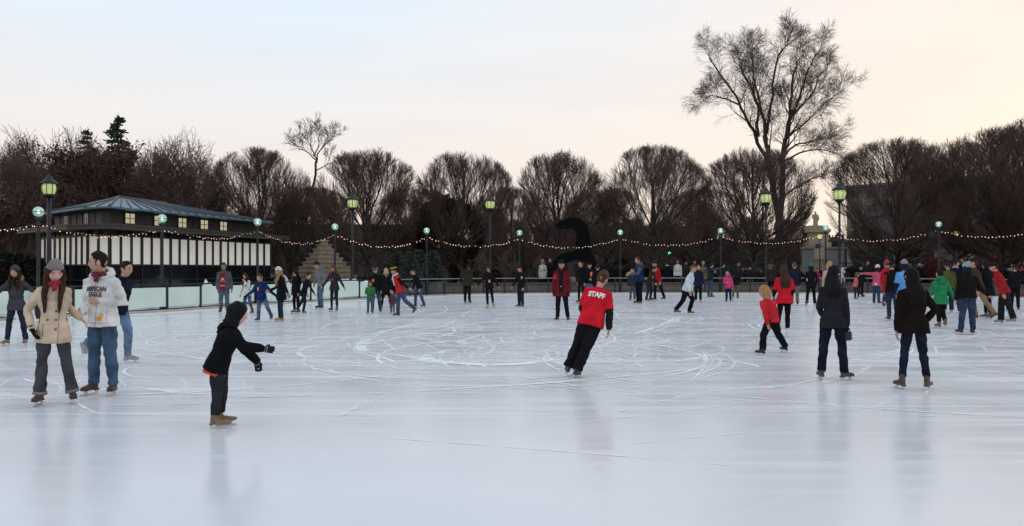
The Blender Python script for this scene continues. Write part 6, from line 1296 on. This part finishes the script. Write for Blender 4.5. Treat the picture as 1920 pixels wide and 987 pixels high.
# iron fence between and beyond the pillars
def ironfence(px0, px1, d, h, label, col_=IRON):
    a, b_ = at(px0, d), at(px1, d); root = empty('iron_fence', a); tag(root, label, 'fence'); ln = b_.x - a.x
    bm = bmesh.new(); x = 0.0
    while x < ln: box(bm, (x, 0, h / 2), 0.035, 0.035, h); x += 0.16
    finish(bm, 'bars', col_, root); bm = bmesh.new(); box(bm, (ln / 2, 0, 0.25), ln, 0.05, 0.06); box(bm, (ln / 2, 0.001, h - 0.2), ln, 0.05, 0.06); finish(bm, 'rails', col_, root)
ironfence(1524, 1552, 82, 2.6, 'tall black iron fence between the stone gate pillars'); ironfence(1579, 1690, 80, 2.3, 'black iron fence right of the broad gate pillar')
ironfence(880, 1040, 84, 2.1, 'black iron fence left of the black arch'); ironfence(1130, 1500, 84, 2.3, 'long black iron fence right of the black arch')
# light steel frame beams on the right
d = 66; root = empty('steel_frame', at(1712, d)); tag(root, 'pale grey leaning steel beams under the big right-hand trees', 'sculpture'); X0 = at(1712, d).x; q = surf('pale_steel', (0.22, 0.21, 0.20), 0.6, 0.2, 3, 0.1, 12)
g3 = lambda px, py, y: V((at(px, d).x - X0, y, zat(py, d)))
bm = bmesh.new(); tube(bm, [g3(1724, 526, 0), g3(1742, 456, 0.6)], [0.20, 0.20], 6); finish(bm, 'leaning_beam', q, root)
bm = bmesh.new(); tube(bm, [g3(1700, 454, 0.4), g3(1732, 464, 0)], [0.13, 0.17], 6); finish(bm, 'arm', q, root)
bm = bmesh.new(); box(bm, (at(1773, d).x - X0, 1.0, 1.5), 0.5, 0.5, 3.0); box(bm, (at(1773, d).x - X0, 1.0, 3.07), 0.7, 0.7, 0.14); finish(bm, 'upright', q, root)
# parked van roof seen over the hedge
root = empty('parked_car', at(1403, 86, -0.03)); tag(root, 'pale parked car seen between the trunks left of the tallest tree', 'car')
bm = bmesh.new(); prf = [(-2.2, 0.35), (-2.25, 0.8), (-2.1, 1.0), (-1.3, 1.08), (-0.7, 1.62), (0.9, 1.66), (1.6, 1.1), (2.15, 0.98), (2.25, 0.7), (2.2, 0.35)]
a = [bm.verts.new((x, -0.85, z)) for x, z in prf]; b_ = [bm.verts.new((x, 0.85, z)) for x, z in prf]; bm.faces.new(a); bm.faces.new(b_[::-1])
for i in range(len(prf)): bm.faces.new((a[i], a[(i + 1) % len(prf)], b_[(i + 1) % len(prf)], b_[i]))
finish(bm, 'body', surf('car_paint', (0.30, 0.31, 0.32), 0.3, 0.05, 2, 0, 1), root)
bm = bmesh.new(); box(bm, (0.1, -0.86, 1.33), 1.7, 0.03, 0.36); finish(bm, 'window', DGLASS, root)
for x in (-1.4, 1.4):
    for y in (-0.8, 0.8):
        bm = bmesh.new(); loft(bm, [(V((x, y - 0.1, 0.33)), V((0.33, 0, 0)), V((0, 0, 0.33))), (V((x, y + 0.1, 0.33)), V((0.33, 0, 0)), V((0, 0, 0.33)))], 16); finish(bm, 'wheel', surf('tyre', (0.015, 0.015, 0.015), 0.9, 0.2, 5, 0, 1), root)

# ------------------------------------------------------------------ sky, sun, camera
SUN_EL, SUN_AZ = R(5.0), R(42.0)      # low in the west, behind the trees on the right
w = bpy.data.worlds.new('World'); scene.world = w; w.use_nodes = True; nt = w.node_tree; L = nt.links.new
for n_ in list(nt.nodes): nt.nodes.remove(n_)
out = nt.nodes.new('ShaderNodeOutputWorld'); bg = nt.nodes.new('ShaderNodeBackground'); bg.inputs[1].default_value = 0.10
sky = nt.nodes.new('ShaderNodeTexSky'); sky.sky_type = 'NISHITA'; sky.sun_disc = False; sky.sun_elevation = SUN_EL; sky.sun_rotation = SUN_AZ; sky.altitude = 20; sky.air_density = 1.0; sky.dust_density = 2.0
# thin veil of high cloud, pale blue-grey overhead and peach toward the sunset
geo = N(nt, 'ShaderNodeTexCoord'); sep = N(nt, 'ShaderNodeSeparateXYZ'); L(geo.outputs['Generated'], sep.inputs[0])
hz = ramp(nt, [(0.0, (9.3, 7.3, 6.4)), (0.10, (8.9, 8.15, 7.6)), (0.5, (7.35, 8.35, 9.3)), (1.0, (7.0, 8.0, 9.1))]); hz.color_ramp.elements[0].position = 0.03; hz.color_ramp.elements[1].position = 0.13; hz.color_ramp.elements[2].position = 0.30
L(sep.outputs['Z'], hz.inputs[0])
sd = V((math.sin(SUN_AZ), math.cos(SUN_AZ), 0.06)).normalized()
dt = N(nt, 'ShaderNodeVectorMath'); dt.operation = 'DOT_PRODUCT'; L(geo.outputs['Generated'], dt.inputs[0]); dt.inputs[1].default_value = sd
glow = ramp(nt, [(0.55, 0.0), (0.80, 0.35), (1.0, 1.0)]); L(dt.outputs['Value'], glow.inputs[0])
wm = N(nt, 'ShaderNodeMix'); wm.data_type = 'RGBA'; L(glow.outputs[0], wm.inputs['Factor']); L(hz.outputs[0], wm.inputs['A']); wm.inputs['B'].default_value = (9.6, 8.25, 7.25, 1)
st = N(nt, 'ShaderNodeMapping'); st.inputs['Scale'].default_value = (1.2, 1.2, 9); st.inputs['Rotation'].default_value = (0, 0.10, 0); L(geo.outputs['Generated'], st.inputs['Vector'])
cn = N(nt, 'ShaderNodeTexNoise'); cn.inputs['Scale'].default_value = 1.6; cn.inputs['Detail'].default_value = 5; L(st.outputs[0], cn.inputs['Vector'])
cr = ramp(nt, [(0.3, (0.95, 0.96, 0.98)), (0.75, (1.04, 1.035, 1.03))]); L(cn.outputs['Fac'], cr.inputs[0])
vm = N(nt, 'ShaderNodeMix'); vm.data_type = 'RGBA'; vm.blend_type = 'MULTIPLY'; vm.inputs['Factor'].default_value = 1; L(wm.outputs['Result'], vm.inputs['A']); L(cr.outputs[0], vm.inputs['B'])
mix = N(nt, 'ShaderNodeMix'); mix.data_type = 'RGBA'; mix.inputs['Factor'].default_value = 0.94; L(sky.outputs[0], mix.inputs['A']); L(vm.outputs['Result'], mix.inputs['B'])
L(mix.outputs['Result'], bg.inputs[0]); L(bg.outputs[0], out.inputs[0])
sun = bpy.data.lights.new('sun', 'SUN'); sun.energy = 0.5; sun.angle = R(14); sun.color = (1.0, 0.80, 0.62)
so = bpy.data.objects.new('sun', sun); col.objects.link(so)
so.rotation_euler = V((math.sin(SUN_AZ) * math.cos(SUN_EL), math.cos(SUN_AZ) * math.cos(SUN_EL), math.sin(SUN_EL))).to_track_quat('Z', 'Y').to_euler()
cam = bpy.data.cameras.new('camera'); co = bpy.data.objects.new('camera', cam); col.objects.link(co); scene.camera = co; bpy.data.scenes.remove(work)
co.location = (0, 0, CAMH); co.rotation_euler = (R(90), 0, 0); cam.sensor_width = 36; cam.lens = 36 * FPX / 1920; cam.shift_y = (HZ - 493.5) / 1920; cam.clip_start = 0.1; cam.clip_end = 3000
vs = scene.view_settings; vs.view_transform = 'Standard'; vs.look = 'None'; vs.exposure = 0.16; vs.gamma = 1.0; vs.use_curve_mapping = False
cy = scene.cycles; cy.max_bounces = 6; cy.diffuse_bounces = 2; cy.glossy_bounces = 3; cy.transparent_max_bounces = 8; cy.sample_clamp_indirect = 3; cy.use_denoising = True
try: cy.denoiser = 'OPENIMAGEDENOISE'
except Exception: pass
